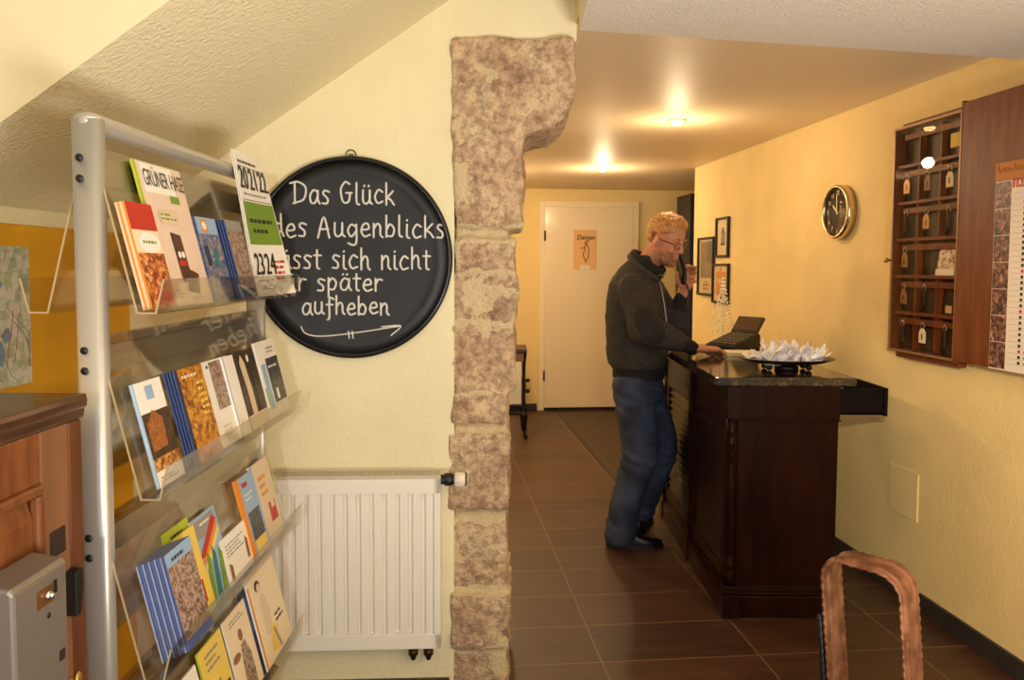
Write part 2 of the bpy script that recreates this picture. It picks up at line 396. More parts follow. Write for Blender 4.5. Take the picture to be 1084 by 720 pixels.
# door in the back wall (grid frame): leaf, frame, hinges, ladies' notice
mb = MB(RG); gx0, gx1 = 1.13, 2.03
mb.box((gx0,7.925,0.03),(gx1,7.968,2.06)); d1 = struct('door_1', mb, mat('cream lacquered door',(244,226,190),0.25,coat=0.3), grid=True, bevel=0.004)
mb = MB(RG)
mb.box((gx0-0.06,7.93,0),(gx0,7.969,2.12)); mb.box((gx1,7.93,0),(gx1+0.06,7.969,2.12)); mb.box((gx0,7.93,2.06),(gx1,7.969,2.12))
struct('door_frame', mb, mat('door frame paint',(244,226,186),0.4), parent=d1, bevel=0.004)
mb = MB(RG); mb.box((gx0,7.94,0.0),(gx1,7.969,0.028)); struct('door_threshold', mb, black_m, parent=d1)
for z in (0.31, 1.72):
    mb = MB(RG); mb.cyl((gx0-0.002,7.918,z),(gx0-0.002,7.918,z+0.10),0.009,10); struct('door_hinge', mb, mat('hinge steel',(90,75,60),0.4,0.8), parent=d1)
mb = MB(RG); mb.box((gx1-0.055,7.88,0.99),(gx1-0.035,7.925,1.01)); mb.box((gx1-0.16,7.872,0.985),(gx1-0.03,7.888,1.012)); struct('door_handle', mb, chrome, parent=d1, bevel=0.004)
poster_m = mat('peach notice paper',(238,188,126),0.5)
g0 = 1.42
mb = MB(RG); mb.box((g0,7.9215,1.43),(g0+0.235,7.9245,1.83),0)
M = Matrix.Translation((g0+0.03,7.9205,1.735)) @ Matrix.Rotation(PI/2,4,'X')
mb.text('Damen', 0.066, M @ Matrix(((1,0.25,0,0),(0,1,0,0),(0,0,1,0),(0,0,0,1))), 1, 0.95, 0.0012)
cx, cz = g0+0.125, 1.60
def stroke(mbx, pts, r, mi, y): mbx.tube([(q.x,y,q.y) for q in catmull([Vector((u,v,0)) for u,v in pts])], r, 6, mi)
for pts in ([(0.005,.085),(-.012,.10),(-.002,.115),(.014,.108),(.012,.09),(.004,.082)],[(0,.085),(-.015,.06),(-.04,.045),(-.05,.05)],[(.004,.08),(.026,.06),(.03,.04),(.028,.0),(.022,-.05),(.004,-.075)],
            [(-.012,.06),(-.01,.03),(-.024,.0),(-.02,-.045),(-.004,-.07),(0,-.1)],[(.0,.115),(.02,.125),(.034,.12)]):
    stroke(mb, [(cx+a, cz+bq) for a,bq in pts], 0.0035, 1, 7.921)
mb.box((g0+0.065,7.9205,1.435),(g0+0.17,7.9214,1.475),2)
o = obj('notice_sheet', mb, [poster_m, ink, paper], rotz=TH); tag(o, 'peach ladies room notice with line-drawn figure taped on the cream door', 'notice')
# access cover flush in the right wall, wall painted
mb = MB(RG); mb.box((2.0667,3.16,0.365),(2.0727,3.375,0.575)); o = obj('access_panel', mb, creamR, rotz=TH, bevel=0.002)
tag(o, 'small square cream access cover low on the right wall', 'access panel')

# ceiling spotlights
def spot(loc, label, energy):
    t = thing('ceiling_spotlight', label, 'ceiling light', loc, 0, 'recessed ceiling spotlights')
    x,y,z = loc
    m = MB(Matrix.Translation(loc)); m.lathe([(0.034,-0.002),(0.048,-0.009),(0.052,-0.004),(0.052,0.0)],28,caps=False); obj('trim_ring', m, mat('spot ring',(210,190,150),0.35,0.6), t)
    m = MB(Matrix.Translation(loc)); m.lathe([(0.0,-0.030),(0.014,-0.027),(0.024,-0.020),(0.030,-0.010),(0.032,0.0)],24,caps=False); obj('bulb', m, mat('spot bulb',(255,220,170),0.5,emit=(255,205,130),estr=40), t)
    light('spot_and_fill_light','POINT',(x,y,z-0.20),energy,(1.0,0.75,0.46),0.03)
spot((0.877,4.298,2.241),'nearer recessed ceiling spotlight above the dark reception counter',7.5)
spot((0.714,6.364,2.241),'farther recessed ceiling spotlight near the cream door',11)
for hx, hy in ((-0.55,4.5),(-0.45,6.5)): light('spot_and_fill_light','POINT',(hx,hy,2.12),20 if hy < 5 else 38,(1.0,0.75,0.46),0.05)  # unseen fills added behind the pillar to even out the passage light

# ------------------------------------------------------------------ brochure rack (double sided, clear trays)
clear = clear_mat('clear acrylic tray', (252,249,243), 0.10)
XR, Y0, Y1 = -0.721, 1.365, 2.235
TILT = math.radians(14.0)
TZ = [1.368, 1.042, 0.716, 0.39]
rack = thing('brochure_rack','tall silver double-sided brochure rack with clear acrylic trays','display rack',(XR,1.8,0))
for yy in (Y0, Y1):
    m = MB(); r = 0.022
    sec = []
    for k in range(20):
        a = 2*PI*k/20; c, s_ = math.cos(a), math.sin(a)
        sec.append((abs(c)**0.55*math.copysign(0.0245,c), abs(s_)**0.55*math.copysign(0.017,s_)))
    m.prism([(XR+u, yy+v) for u,v in sec],'z',0.03,1.695)
    m.lathe([(0.001,0.012),(0.016,0.010),(0.0225,0.004),(0.0235,0.0)],20,0,Matrix.Translation((XR,yy,1.695)) @ Matrix.Diagonal((1.04,0.75,1,1)))
    post = obj('post', m, chrome, rack)
    for f in post.data.polygons: f.use_smooth = len(f.vertices) == 4
    for k in range(4):
        for dz in (0.262, 0.227):
            m = MB(); z = TZ[k]+dz; sgn = -1 if yy == Y0 else 1
            m.cyl((XR-0.007, yy+sgn*0.0150, z),(XR-0.007, yy+sgn*0.0192, z),0.0065,14)
            obj('screw_cap', m, darkgrey, post)
    m = MB(); m.box((XR-0.20,yy-0.02,0.0),(XR+0.20,yy+0.02,0.03)); obj('foot', m, chrome, rack, bevel=0.006)
m = MB(); m.tube([(XR,Y0,1.692),(XR,Y1,1.692)],0.0185,16,0,None,(0.9,1.25),True)
obj('top_bar', m, chrome, rack)
for k in range(4):
    z = TZ[k]
    m = MB(); m.box((XR-0.008,Y0+0.012,z+0.218),(XR+0.008,Y1-0.012,z+0.268)); obj('cross_rail', m, mat('satin rail',(196,186,172),0.3,0.85), rack, bevel=0.003)
    for sg in (1,-1):
        tp = [(0.0045,0.285),(0.075,0.0),(0.108,0.0),(0.122,0.058)]   # panel top, panel foot, lip foot, lip top
        t = 0.003
        out = [(0.0045,0.285),(0.0755,-0.002),(0.110,-0.002),(0.125,0.058),(0.122,0.0585),(0.1075,0.001),(0.078,0.001),(0.0076,0.2855)]
        m = MB(); m.prism([(XR+sg*a, z+bz) for a,bz in out],'y',Y0+0.0,Y1+0.012)
        obj('tray', m, clear, rack)
        m = MB(); m.prism([(XR+sg*a, z+bz) for a,bz in out],'y',Y0-0.0018,Y0-0.0002)
        obj('tray_edge', m, mat('acrylic cut edge',(176,156,120),0.3), rack)

# brochures: local frame u along the rack (+y), v up the tilted panel, n out towards the room
def bframe(k, y, off=0.0, lift=0.0, tilt=TILT, yaw=0.0):
    u = Vector((0,1,0)); v = Vector((-math.sin(tilt),0,math.cos(tilt))); n = Vector((math.cos(tilt),0,math.sin(tilt)))
    M = Matrix((u,v,n)).transposed().to_4x4()
    M.translation = Vector((XR+0.0795,y,TZ[k]+0.0025+lift)) + n*(off+.0015)
    return M @ Matrix.Rotation(yaw,4,'Z')
P_ = lambda *c: c
pics = {
 'redfood': picture_mat('printed food photograph',[P_(60,24,10),P_(150,60,24),P_(214,130,60),P_(240,210,170)],40),
 'harbour': picture_mat('printed blue street photograph',[P_(24,30,60),P_(60,96,160),P_(150,130,110),P_(200,190,190)],45),
 'gold': picture_mat('printed golden hall photograph',[P_(60,34,16),P_(150,90,40),P_(210,150,70),P_(235,215,170)],55),
 'temple': picture_mat('printed lit temple photograph',[P_(60,30,14),P_(150,84,34),P_(214,140,60)],60,stretch=(1,4,1)),
 'fire': picture_mat('printed fire photograph',[P_(50,30,14),P_(150,80,20),P_(220,150,30),P_(150,150,60)],34),
 'town': picture_mat('printed old town photograph',[P_(60,50,60),P_(120,90,80),P_(190,160,130),P_(140,160,200)],60),
 'statue': picture_mat('printed statue photograph',[P_(24,18,16),P_(60,40,26),P_(90,60,34)],30),
 'night': picture_mat('printed night photograph',[P_(20,22,28),P_(50,52,60),P_(120,110,100)],50),
 'choc': picture_mat('printed chocolate photograph',[P_(50,24,18),P_(80,40,30),P_(110,64,50)],25),
 'meadow': picture_mat('printed meadow photograph',[P_(30,70,40),P_(70,120,60),P_(150,160,70)],35),
 'mapp': picture_mat('printed town map',[P_(228,222,210),P_(232,228,218),P_(190,200,160),P_(170,176,170)],14),
}
def ci(name, rgb): return mat('print '+name, rgb, 0.45)
inkset = dict(white=ci('white',(244,238,228)), cream=ci('cream',(240,220,186)), pink=ci('pale rose',(232,206,186)), red=ci('red',(190,40,24)), green=ci('leaf green',(118,150,40)),
  lime=ci('lime',(176,190,40)), yellow=ci('yellow',(240,208,96)), orange=ci('orange',(232,140,30)), blue=ci('blue',(66,84,134)), lblue=ci('light blue',(150,180,214)), navy=ci('navy',(36,44,78)),bookblue=ci('booklet blue',(84,98,150)),bookpale=ci('booklet pale edge',(150,158,186)),
  dark=ci('dark brown',(40,28,24)), teal=ci('teal',(40,120,110)), grey=ci('grey',(150,146,140)), black=ink, beige=ci('beige',(222,200,168)), skin=ci('figure brown',(150,96,60)))
def brochure(name, label, k, y, wd, ht, th, cover, deco=(), off=0.0, group=None, edge='white', tilt=TILT, lift=0.0, curl=0.0, texts=(), cat='brochure', yaw=0.0):
    M = bframe(k, y, off, lift, tilt, yaw)
    m = MB(M); mats = []; idx = {}
    def mi(key):
        if key not in idx: idx[key] = len(mats); mats.append(pics[key] if key in pics else inkset[key])
        return idx[key]
    mi(edge); mi(cover)
    nseg = 8
    def cv(u, v): return (u/wd*curl*(1-v/ht)*(u/wd))           # the free corner bends out
    for lay, z0, z1 in ((0,0,th),):
        vs = []; fs = []
        for j in range(nseg+1):
            for i in range(nseg+1):
                u, v = wd*i/nseg, ht*j/nseg; vs.append((u,v,z0+cv(u,v)))
        for j in range(nseg+1):
            for i in range(nseg+1):
                u, v = wd*i/nseg, ht*j/nseg; vs.append((u,v,z1+cv(u,v)))
        n1 = nseg+1; o2 = n1*n1
        for j in range(nseg):
            for i in range(nseg):
                fs.append((j*n1+i,(j+1)*n1+i,(j+1)*n1+i+1,j*n1+i+1))
        m.add(vs, fs, 0)
        m.add(vs, [(o2+j*n1+i,o2+j*n1+i+1,o2+(j+1)*n1+i+1,o2+(j+1)*n1+i) for j in range(nseg) for i in range(nseg)], mi(cover))
        sd = []
        for i in range(nseg):
            sd += [(i,i+1,o2+i+1,o2+i),(nseg*n1+i+1,nseg*n1+i,o2+nseg*n1+i,o2+nseg*n1+i+1),((i+1)*n1,i*n1,o2+i*n1,o2+(i+1)*n1),(i*n1+nseg,(i+1)*n1+nseg,o2+(i+1)*n1+nseg,o2+i*n1+nseg)]
        m.add(vs, sd, 0)
    e = 0.0004; lv = 0
    for d in deco:
        lv += 1; zt = th + e*(1+0.25*lv)
        if d[0] == 'r':
            _,a,bq,c,dd,key = d
            nn = 6
            for i in range(nn):
                for j in range(nn):
                    u0,u1 = wd*(a+(c-a)*i/nn), wd*(a+(c-a)*(i+1)/nn); v0,v1 = ht*(bq+(dd-bq)*j/nn), ht*(bq+(dd-bq)*(j+1)/nn)
                    m.quad([(u0,v0,zt+cv(u0,v0)),(u1,v0,zt+cv(u1,v0)),(u1,v1,zt+cv(u1,v1)),(u0,v1,zt+cv(u0,v1))], mi(key))
        elif d[0] == 'p':
            pts = [(wd*a, ht*bq) for a,bq in d[1]]
            m.quad([(u,v,zt+cv(u,v)) for u,v in pts], mi(d[2]))
        elif d[0] == 'e':
            _,a,bq,ra,rb,key = d
            m.quad([(wd*a+ra*wd*math.cos(2*PI*q/16), ht*bq+rb*ht*math.sin(2*PI*q/16), zt+cv(wd*a,ht*bq)) for q in range(16)], mi(key))
        elif d[0] == 'l':                                       # lines of small print
            _,a,bq,c,dd,n,key = d
            rr = random.Random(int(a*100+bq*1000)+n)
            for q in range(n):
                v = ht*(bq+(dd-bq)*(q+0.2)/n); h2 = ht*(dd-bq)/n*0.45
                u0 = wd*a; u1 = wd*(a+(c-a)*rr.uniform(.6,1))
                x = u0
                while x < u1:
                    wl = wd*rr.uniform(.04,.13); x1 = min(u1,x+wl)
                    m.quad([(x,v,zt+cv(x,v)),(x1,v,zt+cv(x1,v)),(x1,v+h2,zt+cv(x1,v)),(x,v+h2,zt+cv(x,v))], mi(key)); x = x1 + wd*.025
    for (s_, a, bq, size, xs, bold, key) in texts:
        zt = th + e*4
        u, v = wd*a, ht*bq
        for sh in ((0,) if bold < .001 else (-.0014,0,.0014)):
            o0 = len(m.v); Mi = M.inverted()
            m.text(s_, size, Matrix.Translation((u+sh,v,zt)), mi(key), xs, 0.0)
            for i in range(o0, len(m.v)):
                q = Mi @ m.v[i]; q.z += cv(q.x,q.y)+.0006; m.v[i] = M @ q
    o = obj(name, m, mats, loc=tuple(M.translation))
    # paint the sheet in its own plane
    tag(o, label, cat, group)
    return o
GP = 'brochures in the clear rack trays'
# top tray
for q in range(4):
    brochure('brochure', ['red food brochure at the near end of the top tray, backmost of its stack','red food brochure in the top tray, second from the back of its stack','red food brochure in the top tray, behind the front copy','front red and orange food brochure at the near end of the top tray'][q],0,1.378+0.001*q,0.102,0.192,0.0035,'cream',
    [('r',0,.74,1,1,'red'),('r',0,.0,1,.52,'redfood'),('e',.55,.62,.42,.10,'white'),('r',.32,.04,.9,.16,'red'),('l',.3,.60,.85,.66,1,'green')] if q==3 else (),q*0.004,GP,edge='orange' if q%2 else 'beige',lift=0.0)
brochure('brochure','tall pale rose brochure with green spine and chocolate bar, headed GRÜNER HASE',0,1.482,0.208,0.283,0.005,'pink',
    [('r',0,0,.035,1,'lime'),('r',.10,.79,.76,.99,'white'),('r',.60,.735,.80,.79,'green'),('p',[(.40,.16),(.62,.16),(.60,.50),(.38,.52)],'choc'),('p',[(.45,.10),(.72,.07),(.80,.22),(.58,.26)],'choc'),('e',.47,.36,.035,.025,'white'),('e',.55,.36,.035,.025,'white'),('r',.42,.28,.58,.32,'red'),
     ('r',.25,.575,.66,.675,'beige'),('l',.28,.60,.60,.66,2,'green'),('l',.1,.05,.4,.12,3,'grey'),('l',.5,.03,.92,.06,2,'grey')],0.0,GP,edge='lime',texts=[('GRÜNER HASE',.115,.835,0.047,0.585,0.0004,'dark')])
for q in range(2):
    brochure('brochure',['blue street-scene brochure behind its copy, right of the rose brochure','front blue street-scene brochure with orange badge, right of the rose brochure'][q],0,1.70+0.002*q,0.115,0.188,0.003,'harbour',
    [('r',0,.8,1,1,'lblue'),('r',.22,.82,.5,.98,'orange'),('e',.36,.9,.1,.05,'white'),('r',.1,.42,.28,.66,'navy'),('r',.5,.40,.66,.62,'teal')] if q else (),q*0.004,GP,edge='blue')
for q in range(4):
    brochure('brochure',['dark blue brochure, backmost of the narrow stack beside the tall dates flyer','dark blue brochure, third from the front of the narrow stack beside the tall dates flyer','dark blue brochure, second of the narrow stack beside the tall dates flyer','front brown and blue brochure of the narrow stack beside the tall dates flyer'][q],0,1.835+0.004*q,0.105,0.187,0.0035,'town' if q==3 else 'navy',
    [('r',0,.86,1,1,'grey'),('r',0,0,.9,.12,'navy')] if q==3 else (),q*0.005,GP,edge='blue')
for q in range(2):
    brochure('flyer',['tall white dates flyer behind the front copy, back of the top tray','tall white and green dates flyer curling out of the far end of the top tray'][q],0,1.985,0.215,0.372,0.002,'white',
    [('r',.04,.36,.98,.655,'green'),('l',.15,.50,.9,.56,1,'dark'),('l',.22,.43,.85,.49,1,'dark'),('r',.05,.945,.7,.95,'white'),('r',.06,.895,.97,.90,'dark'),('r',.06,.665,.97,.67,'dark'),('l',.62,.10,.95,.26,4,'red'),('l',.2,.045,.95,.075,2,'grey'),('l',.08,.915,.85,.95,1,'dark'),('l',.10,.695,.95,.725,1,'grey'),('l',.1,.1,.55,.12,1,'grey')] if q else (),0.001+q*0.004,GP,curl=0.0+0.035*q,tilt=math.radians(9.2),
    texts=[('20',0.03,.745,0.080,0.80,0.0012,'dark'),('21',0.36,.745,0.080,0.80,0.0012,'dark'),('22',0.67,.745,0.080,0.80,0.0012,'dark'),('23',0.06,.15,0.080,0.80,0.0012,'dark'),('24',0.38,.15,0.080,0.80,0.0012,'dark')] if q else (),cat='flyer')
# second tray
for q in range(2):
    brochure('brochure',['white brochure behind the temple one at the near end of the second tray','white brochure with lit temple photograph at the near end of the second tray'][q],1,1.415+.002*q,0.108,0.195,0.003,'white',
    [('r',.0,.27,1,.70,'statue'),('p',[(.1,.33),(.66,.35),(.70,.62),(.4,.72),(.1,.60)],'temple'),('r',.0,.15,1,.27,'gold'),('r',.34,.82,.62,.95,'lblue'),('l',.1,.04,.8,.10,2,'grey')] if q else (),q*.004,GP,edge='lblue')
for q in range(4):
    brochure('brochure',['navy brochure, backmost of the fiery stack in the second tray','navy brochure, third from the front of the fiery stack in the second tray','navy brochure just behind the front fiery brochure in the second tray','front brochure with fiery orange photograph in the second tray'][q],1,1.555+.004*q,0.138,0.197,0.0035,'fire' if q==3 else 'navy',
    [('r',.0,.0,.10,1,'navy'),('l',.2,.88,.9,.95,1,'cream'),('l',.65,.45,.95,.85,6,'yellow')] if q==3 else (),q*.0045,GP,edge='blue')
brochure('brochure','white brochure with framed photographs of people in the second tray',1,1.735,0.15,0.196,0.006,'white',[('r',.22,.42,.70,.98,'town'),('l',.2,.1,.7,.25,3,'beige'),('l',.1,.9,.2,.98,1,'blue')],0,GP)
brochure('brochure','plain white brochure overlapping the framed photographs one in the second tray',1,1.842,0.07,0.194,0.005,'white',[('r',.0,.0,.08,1,'lblue'),('l',.2,.1,.8,.2,3,'beige')],0.006,GP)
brochure('brochure','dark brown brochure with pale standing statue in the second tray',1,1.925,0.14,0.197,0.006,'statue',[('p',[(.25,.05),(.48,.05),(.5,.5),(.42,.85),(.30,.95),(.18,.85),(.25,.5)],'beige'),('r',.62,.0,.70,.9,'dark'),('e',.62,.88,.06,.05,'white'),('r',.0,.0,1,.18,'beige')],0.002,GP,edge='dark')
brochure('brochure','white brochure with dark night photograph at the far end of the second tray',1,2.085,0.165,0.205,0.006,'white',[('r',.34,.16,.98,.76,'night'),('r',.08,.1,.28,.7,'lblue'),('r',.0,.16,.08,.4,'lime'),('l',.5,.82,.9,.92,2,'grey'),('l',.4,.62,.85,.68,1,'white'),('r',.5,.2,.62,.34,'white')],0.003,GP)
# third tray: a thick stack of blue booklets at the near end
names = ['rearmost','ninth','eighth','seventh','sixth','fifth','fourth','third','second']
for q in range(10):
    lab = ('front booklet with old town photograph of the thick blue stack in the third tray' if q == 9 else 'blue booklet, %s, in the thick stack of the third tray' % ('rearmost of all' if q == 0 else names[q]+' from the front'))
    brochure('booklet',lab,2,1.422+.003*q,0.116,0.186,0.0034,'town' if q==9 else 'bookblue',[('r',0,.86,1,1,'lblue'),('r',0,.0,1,.10,'blue'),('l',.2,.88,.8,.96,1,'dark')] if q==9 else (),q*.0042,'thick stack of blue booklets',edge='bookblue' if q%2 else 'bookpale',cat='booklet')
brochure('brochure','lime green brochure standing behind the yellow one in the third tray',2,1.535,0.12,0.205,0.003,'lime',[('l',.25,.84,.85,.95,2,'dark')],0.0,GP,edge='lime')
brochure('brochure','pale yellow brochure with red emblem in the third tray',2,1.545,0.112,0.186,0.004,'yellow',[('r',.30,.14,.80,.40,'red'),('r',.38,.22,.72,.26,'cream'),('p',[(.3,.40),(.5,.40),(.4,.46)],'red'),('r',0,0,1,.09,'lime'),('l',.45,.5,.6,.9,7,'orange')],0.007,GP,edge='yellow')
brochure('brochure','grey brochure with rainbow stripes and green leaves in the third tray',2,1.652,0.135,0.19,0.004,'lblue',[('r',.1,.76,.9,.97,'grey'),('p',[(.0,.55),(.35,.55),(.95,.86),(.8,.92)],'red'),('p',[(.0,.45),(.3,.50),(.9,.78),(.95,.86)],'orange'),('p',[(.0,.38),(.3,.42),(.95,.7),(.95,.78)],'yellow'),
   ('p',[(.05,.0),(.25,.0),(.4,.5),(.3,.6)],'green'),('p',[(.3,.0),(.5,.0),(.62,.5),(.52,.62)],'teal'),('p',[(.55,.0),(.75,.0),(.85,.45),(.75,.55)],'green'),('r',.1,.0,.16,.4,'yellow'),('l',.3,.88,.8,.94,1,'white')],0.002,GP)
brochure('card','small white card with lines of print in the third tray',2,1.765,0.165,0.108,0.003,'white',[('l',.12,.55,.85,.85,4,'grey'),('p',[(.1,.05),(.2,.05),(.22,.35),(.12,.45)],'skin'),('p',[(.80,.2),(.9,.2),(.92,.6),(.84,.7)],'skin')],0.004,GP,cat='card')
brochure('brochure','orange-edged brochure with blue landscape photograph in the third tray',2,1.925,0.115,0.205,0.008,'lblue',[('r',.0,.0,.16,1,'orange'),('r',.25,.18,.95,.55,'night'),('r',.25,.0,.95,.2,'yellow'),('r',.3,.86,.6,.92,'red'),('l',.3,.68,.85,.8,2,'white')],0.003,GP,edge='orange')
brochure('brochure','white brochure with small red picture at the far end of the third tray',2,2.035,0.145,0.21,0.006,'beige',[('r',.5,.2,.85,.45,'red'),('r',.62,.36,.8,.5,'beige'),('l',.3,.55,.75,.85,3,'orange'),('r',0,0,.12,1,'lblue')],0.003,GP)
# bottom tray
brochure('brochure','plain white brochure with red corner at the near end of the bottom tray',3,1.555,0.118,0.20,0.004,'white',[('r',0,.0,.25,.85,'red'),('r',.2,0,1,1,'white')],0.002,GP)
brochure('brochure','yellow brochure with dark landscape photograph in the bottom tray',3,1.690,0.135,0.212,0.005,'yellow',[('r',.2,.12,.9,.46,'night'),('r',.24,.14,.86,.26,'meadow'),('l',.2,.72,.8,.93,3,'grey'),('l',.15,.53,.85,.58,1,'dark')],0.002,GP,edge='lime')
brochure('brochure','cream brochure with figure in patterned dress in the bottom tray',3,1.84,0.150,0.212,0.004,'cream',[('p',[(.30,.05),(.75,.05),(.78,.40),(.62,.62),(.45,.60),(.38,.4)],'town'),('e',.52,.70,.09,.07,'skin'),('e',.2,.52,.16,.05,'skin'),('l',.2,.86,.85,.94,2,'grey')],0.003,GP)
brochure('brochure','navy brochure mostly hidden behind the large cream one in the bottom tray',3,1.975,0.12,0.232,0.004,'navy',[('r',.0,.5,.5,.9,'blue')],0.0,GP,edge='navy')
brochure('brochure','large cream brochure with sketched seated figure at the far end of the bottom tray',3,2.01,0.222,0.248,0.005,'cream',[('p',[(.25,.30),(.42,.25),(.52,.5),(.42,.72),(.30,.70),(.28,.5)],'beige'),('e',.30,.83,.09,.06,'dark'),('e',.32,.80,.06,.05,'beige'),('p',[(.3,.08),(.55,.05),(.62,.28),(.45,.36),(.34,.25)],'yellow'),('p',[(.45,.3),(.52,.28),(.62,.05),(.56,.04)],'grey'),('l',.6,.3,.9,.42,2,'dark'),('r',.0,.0,.04,.9,'orange')],0.007,GP)

# ------------------------------------------------------------------ town map and sheet on the yellow wall
def wall_sheet(name, label, y0, y1, z0, z1, lines):
    m = MB(); X = -1.2295
    m.box((X,y0,z0),(X+0.0012,y1,z1),0)
    r = random.Random(3)
    for i in range(lines):
        a = Vector((X+0.0016, r.uniform(y0+.02,y1-.02), r.uniform(z0+.03,z1-.03))); pts = [a]
        d = r.choice([(1,0.2),(0.2,1),(-.3,1),(.8,-.5)])
        for q in range(3):
            a = a + Vector((0, d[0]*r.uniform(.02,.07), d[1]*r.uniform(.02,.07)))
            a.y = min(max(a.y,y0+.01),y1-.01); a.z = min(max(a.z,z0+.01),z1-.01); pts.append(a.copy())
        m.tube(pts, 0.0009 if i%2 else 0.0007, 5, 1 if i%3==1 else 2)
    for i in range(lines//2):
        cy, cz = r.uniform(y0+.05,y1-.05), r.uniform(z0+.05,z1-.05); s_ = r.uniform(.012,.03)
        m.quad([(X+0.0014,cy+s_*math.cos(q)*r.uniform(.7,1.3),cz+s_*math.sin(q)*r.uniform(.7,1.3)) for q in [k*PI/3 for k in range(6)]],3 if i%2 else 4)
    o = obj(name, m, [pics['mapp'], inkset['red'], inkset['grey'], ci('park green',(170,186,130)), ci('pond blue',(130,160,190))])
    tag(o, label, 'map')
wall_sheet('town_map','town map with red routes on the yellow wall above the wooden cabinet',1.56,2.024,1.150,1.495,26)
wall_sheet('leaflet','pale sheet with faint drawing pinned low on the yellow wall behind the rack',2.36,2.60,0.87,1.105,6)

# ------------------------------------------------------------------ round chalkboard
BX, BZ = -0.521, 1.478; BY = wy(BX)
bt = thing('chalkboard','round black chalkboard with white German handwriting on the cream wall','chalkboard',(BX,BY-0.02,BZ), A3)
slate = mat('chalk-smeared slate', (13,14,17), 0.5, rgb2=(34,35,40), vscale=5, lo=0.42, hi=0.75, detail=6)
FACE = Matrix.Translation((BX,BY,BZ)) @ Matrix.Rotation(A3,4,'Z') @ Matrix.Rotation(PI/2,4,'X')    # x right, y up, z out of the wall
m = MB(FACE); m.lathe([(0.0,0.004),(0.255,0.004),(0.275,0.007),(0.312,0.016),(0.312,0.001),(0,0.001)],96); obj('slate_disc', m, slate, bt)
m = MB(FACE); m.lathe([(0.308,0.0015),(0.325,0.0015),(0.327,0.012),(0.324,0.021),(0.317,0.024),(0.311,0.021),(0.309,0.012),(0.308,0.0015)],96,caps=False); obj('rim', m, mat('black enamel rim',(14,14,15),0.25), bt)
m = MB(FACE); m.tube([(0.016*math.cos(a),0.330+0.016*math.sin(a),0.006) for a in [PI*k/12 for k in range(-2,15)]],0.0022,8); m.box((-0.008,0.318,0.001),(0.008,0.334,0.0045)); obj('hanging_ring', m, mat('ring wire',(110,90,60),0.4,0.8), bt)
GL = {
 'a':(1.0,[[(.75,.85),(.4,1),(.08,.6),(.15,.1),(.5,.05),(.75,.5),(.78,.95)],[(.78,.95),(.78,.3),(.95,0)]]),
 'b':(.95,[[(.1,1.8),(.1,0)],[(.1,.5),(.4,.95),(.75,.6),(.6,.08),(.12,.08)]]),
 'c':(.9,[[(.75,.85),(.4,1),(.08,.5),(.3,.02),(.75,.12)]]),
 'd':(1.0,[[(.75,.85),(.35,.95),(.08,.5),(.3,.05),(.75,.4)],[(.72,1.85),(.76,.5),(.95,0)]]),
 'e':(.9,[[(.1,.5),(.7,.6),(.6,.98),(.25,.9),(.08,.4),(.35,.02),(.8,.15)]]),
 'f':(.75,[[(.7,1.5),(.4,1.7),(.3,1.2),(.3,-.3),(.15,-.6)],[(.05,.9),(.6,.9)]]),
 'F':(.9,[[(.85,1.5),(.5,1.75),(.4,1.1),(.55,.5),(.5,-.3),(.15,-.7),(.0,-.4)],[(.1,.6),(.75,.8)]]),
 'g':(1.0,[[(.75,.85),(.35,1),(.08,.55),(.35,.1),(.75,.5)],[(.78,1),(.78,-.4),(.5,-.75),(.1,-.55)]]),
 'h':(.95,[[(.1,1.8),(.1,0)],[(.1,.6),(.4,1),(.65,.8),(.68,.2),(.85,0)]]),
 'i':(.45,[[(.15,1),(.15,.15),(.35,0)],[(.15,1.4),(.17,1.45)]]),
 'k':(.9,[[(.1,1.8),(.1,0)],[(.7,1),(.12,.45)],[(.12,.45),(.45,.4),(.8,0)]]),
 'l':(.5,[[(.12,1.8),(.12,.2),(.35,0)]]),
 'n':(.95,[[(.1,1),(.1,0)],[(.1,.6),(.4,1),(.65,.8),(.66,.2),(.85,0)]]),
 'p':(.95,[[(.1,1),(.1,-.8)],[(.1,.6),(.4,1),(.75,.65),(.55,.08),(.12,.1)]]),
 'r':(.7,[[(.1,1),(.1,0)],[(.1,.55),(.35,.95),(.65,.9)]]),
 's':(.8,[[(.68,.9),(.3,1),(.15,.75),(.55,.4),(.5,.05),(.1,.05)]]),
 't':(.7,[[(.3,1.5),(.3,.15),(.5,0)],[(.05,1),(.62,1)]]),
 'u':(1.0,[[(.1,1),(.1,.2),(.4,0),(.7,.3),(.72,1)],[(.72,1),(.72,.2),(.92,0)]]),
 'D':(1.35,[[(.2,1.7),(.15,0)],[(-.2,1.6),(.5,1.75),(1.15,1.2),(.95,.3),(.0,0)]]),
 'G':(1.3,[[(.9,1.55),(.5,1.75),(.1,1.0),(.3,.1),(.8,.1),(.95,.7)],[(.6,.75),(1.1,.75)]]),
 'A':(1.2,[[(0,0),(.5,1.7),(.95,0)],[(.12,.6),(.85,.65)]]),
}
GL['ä'] = (1.0, GL['a'][1]+[[(.25,1.4),(.27,1.45)],[(.6,1.4),(.62,1.45)]])
GL['ü'] = (1.0, GL['u'][1]+[[(.2,1.4),(.22,1.45)],[(.6,1.4),(.62,1.45)]])
m = MB(FACE)
S = 2.60/F
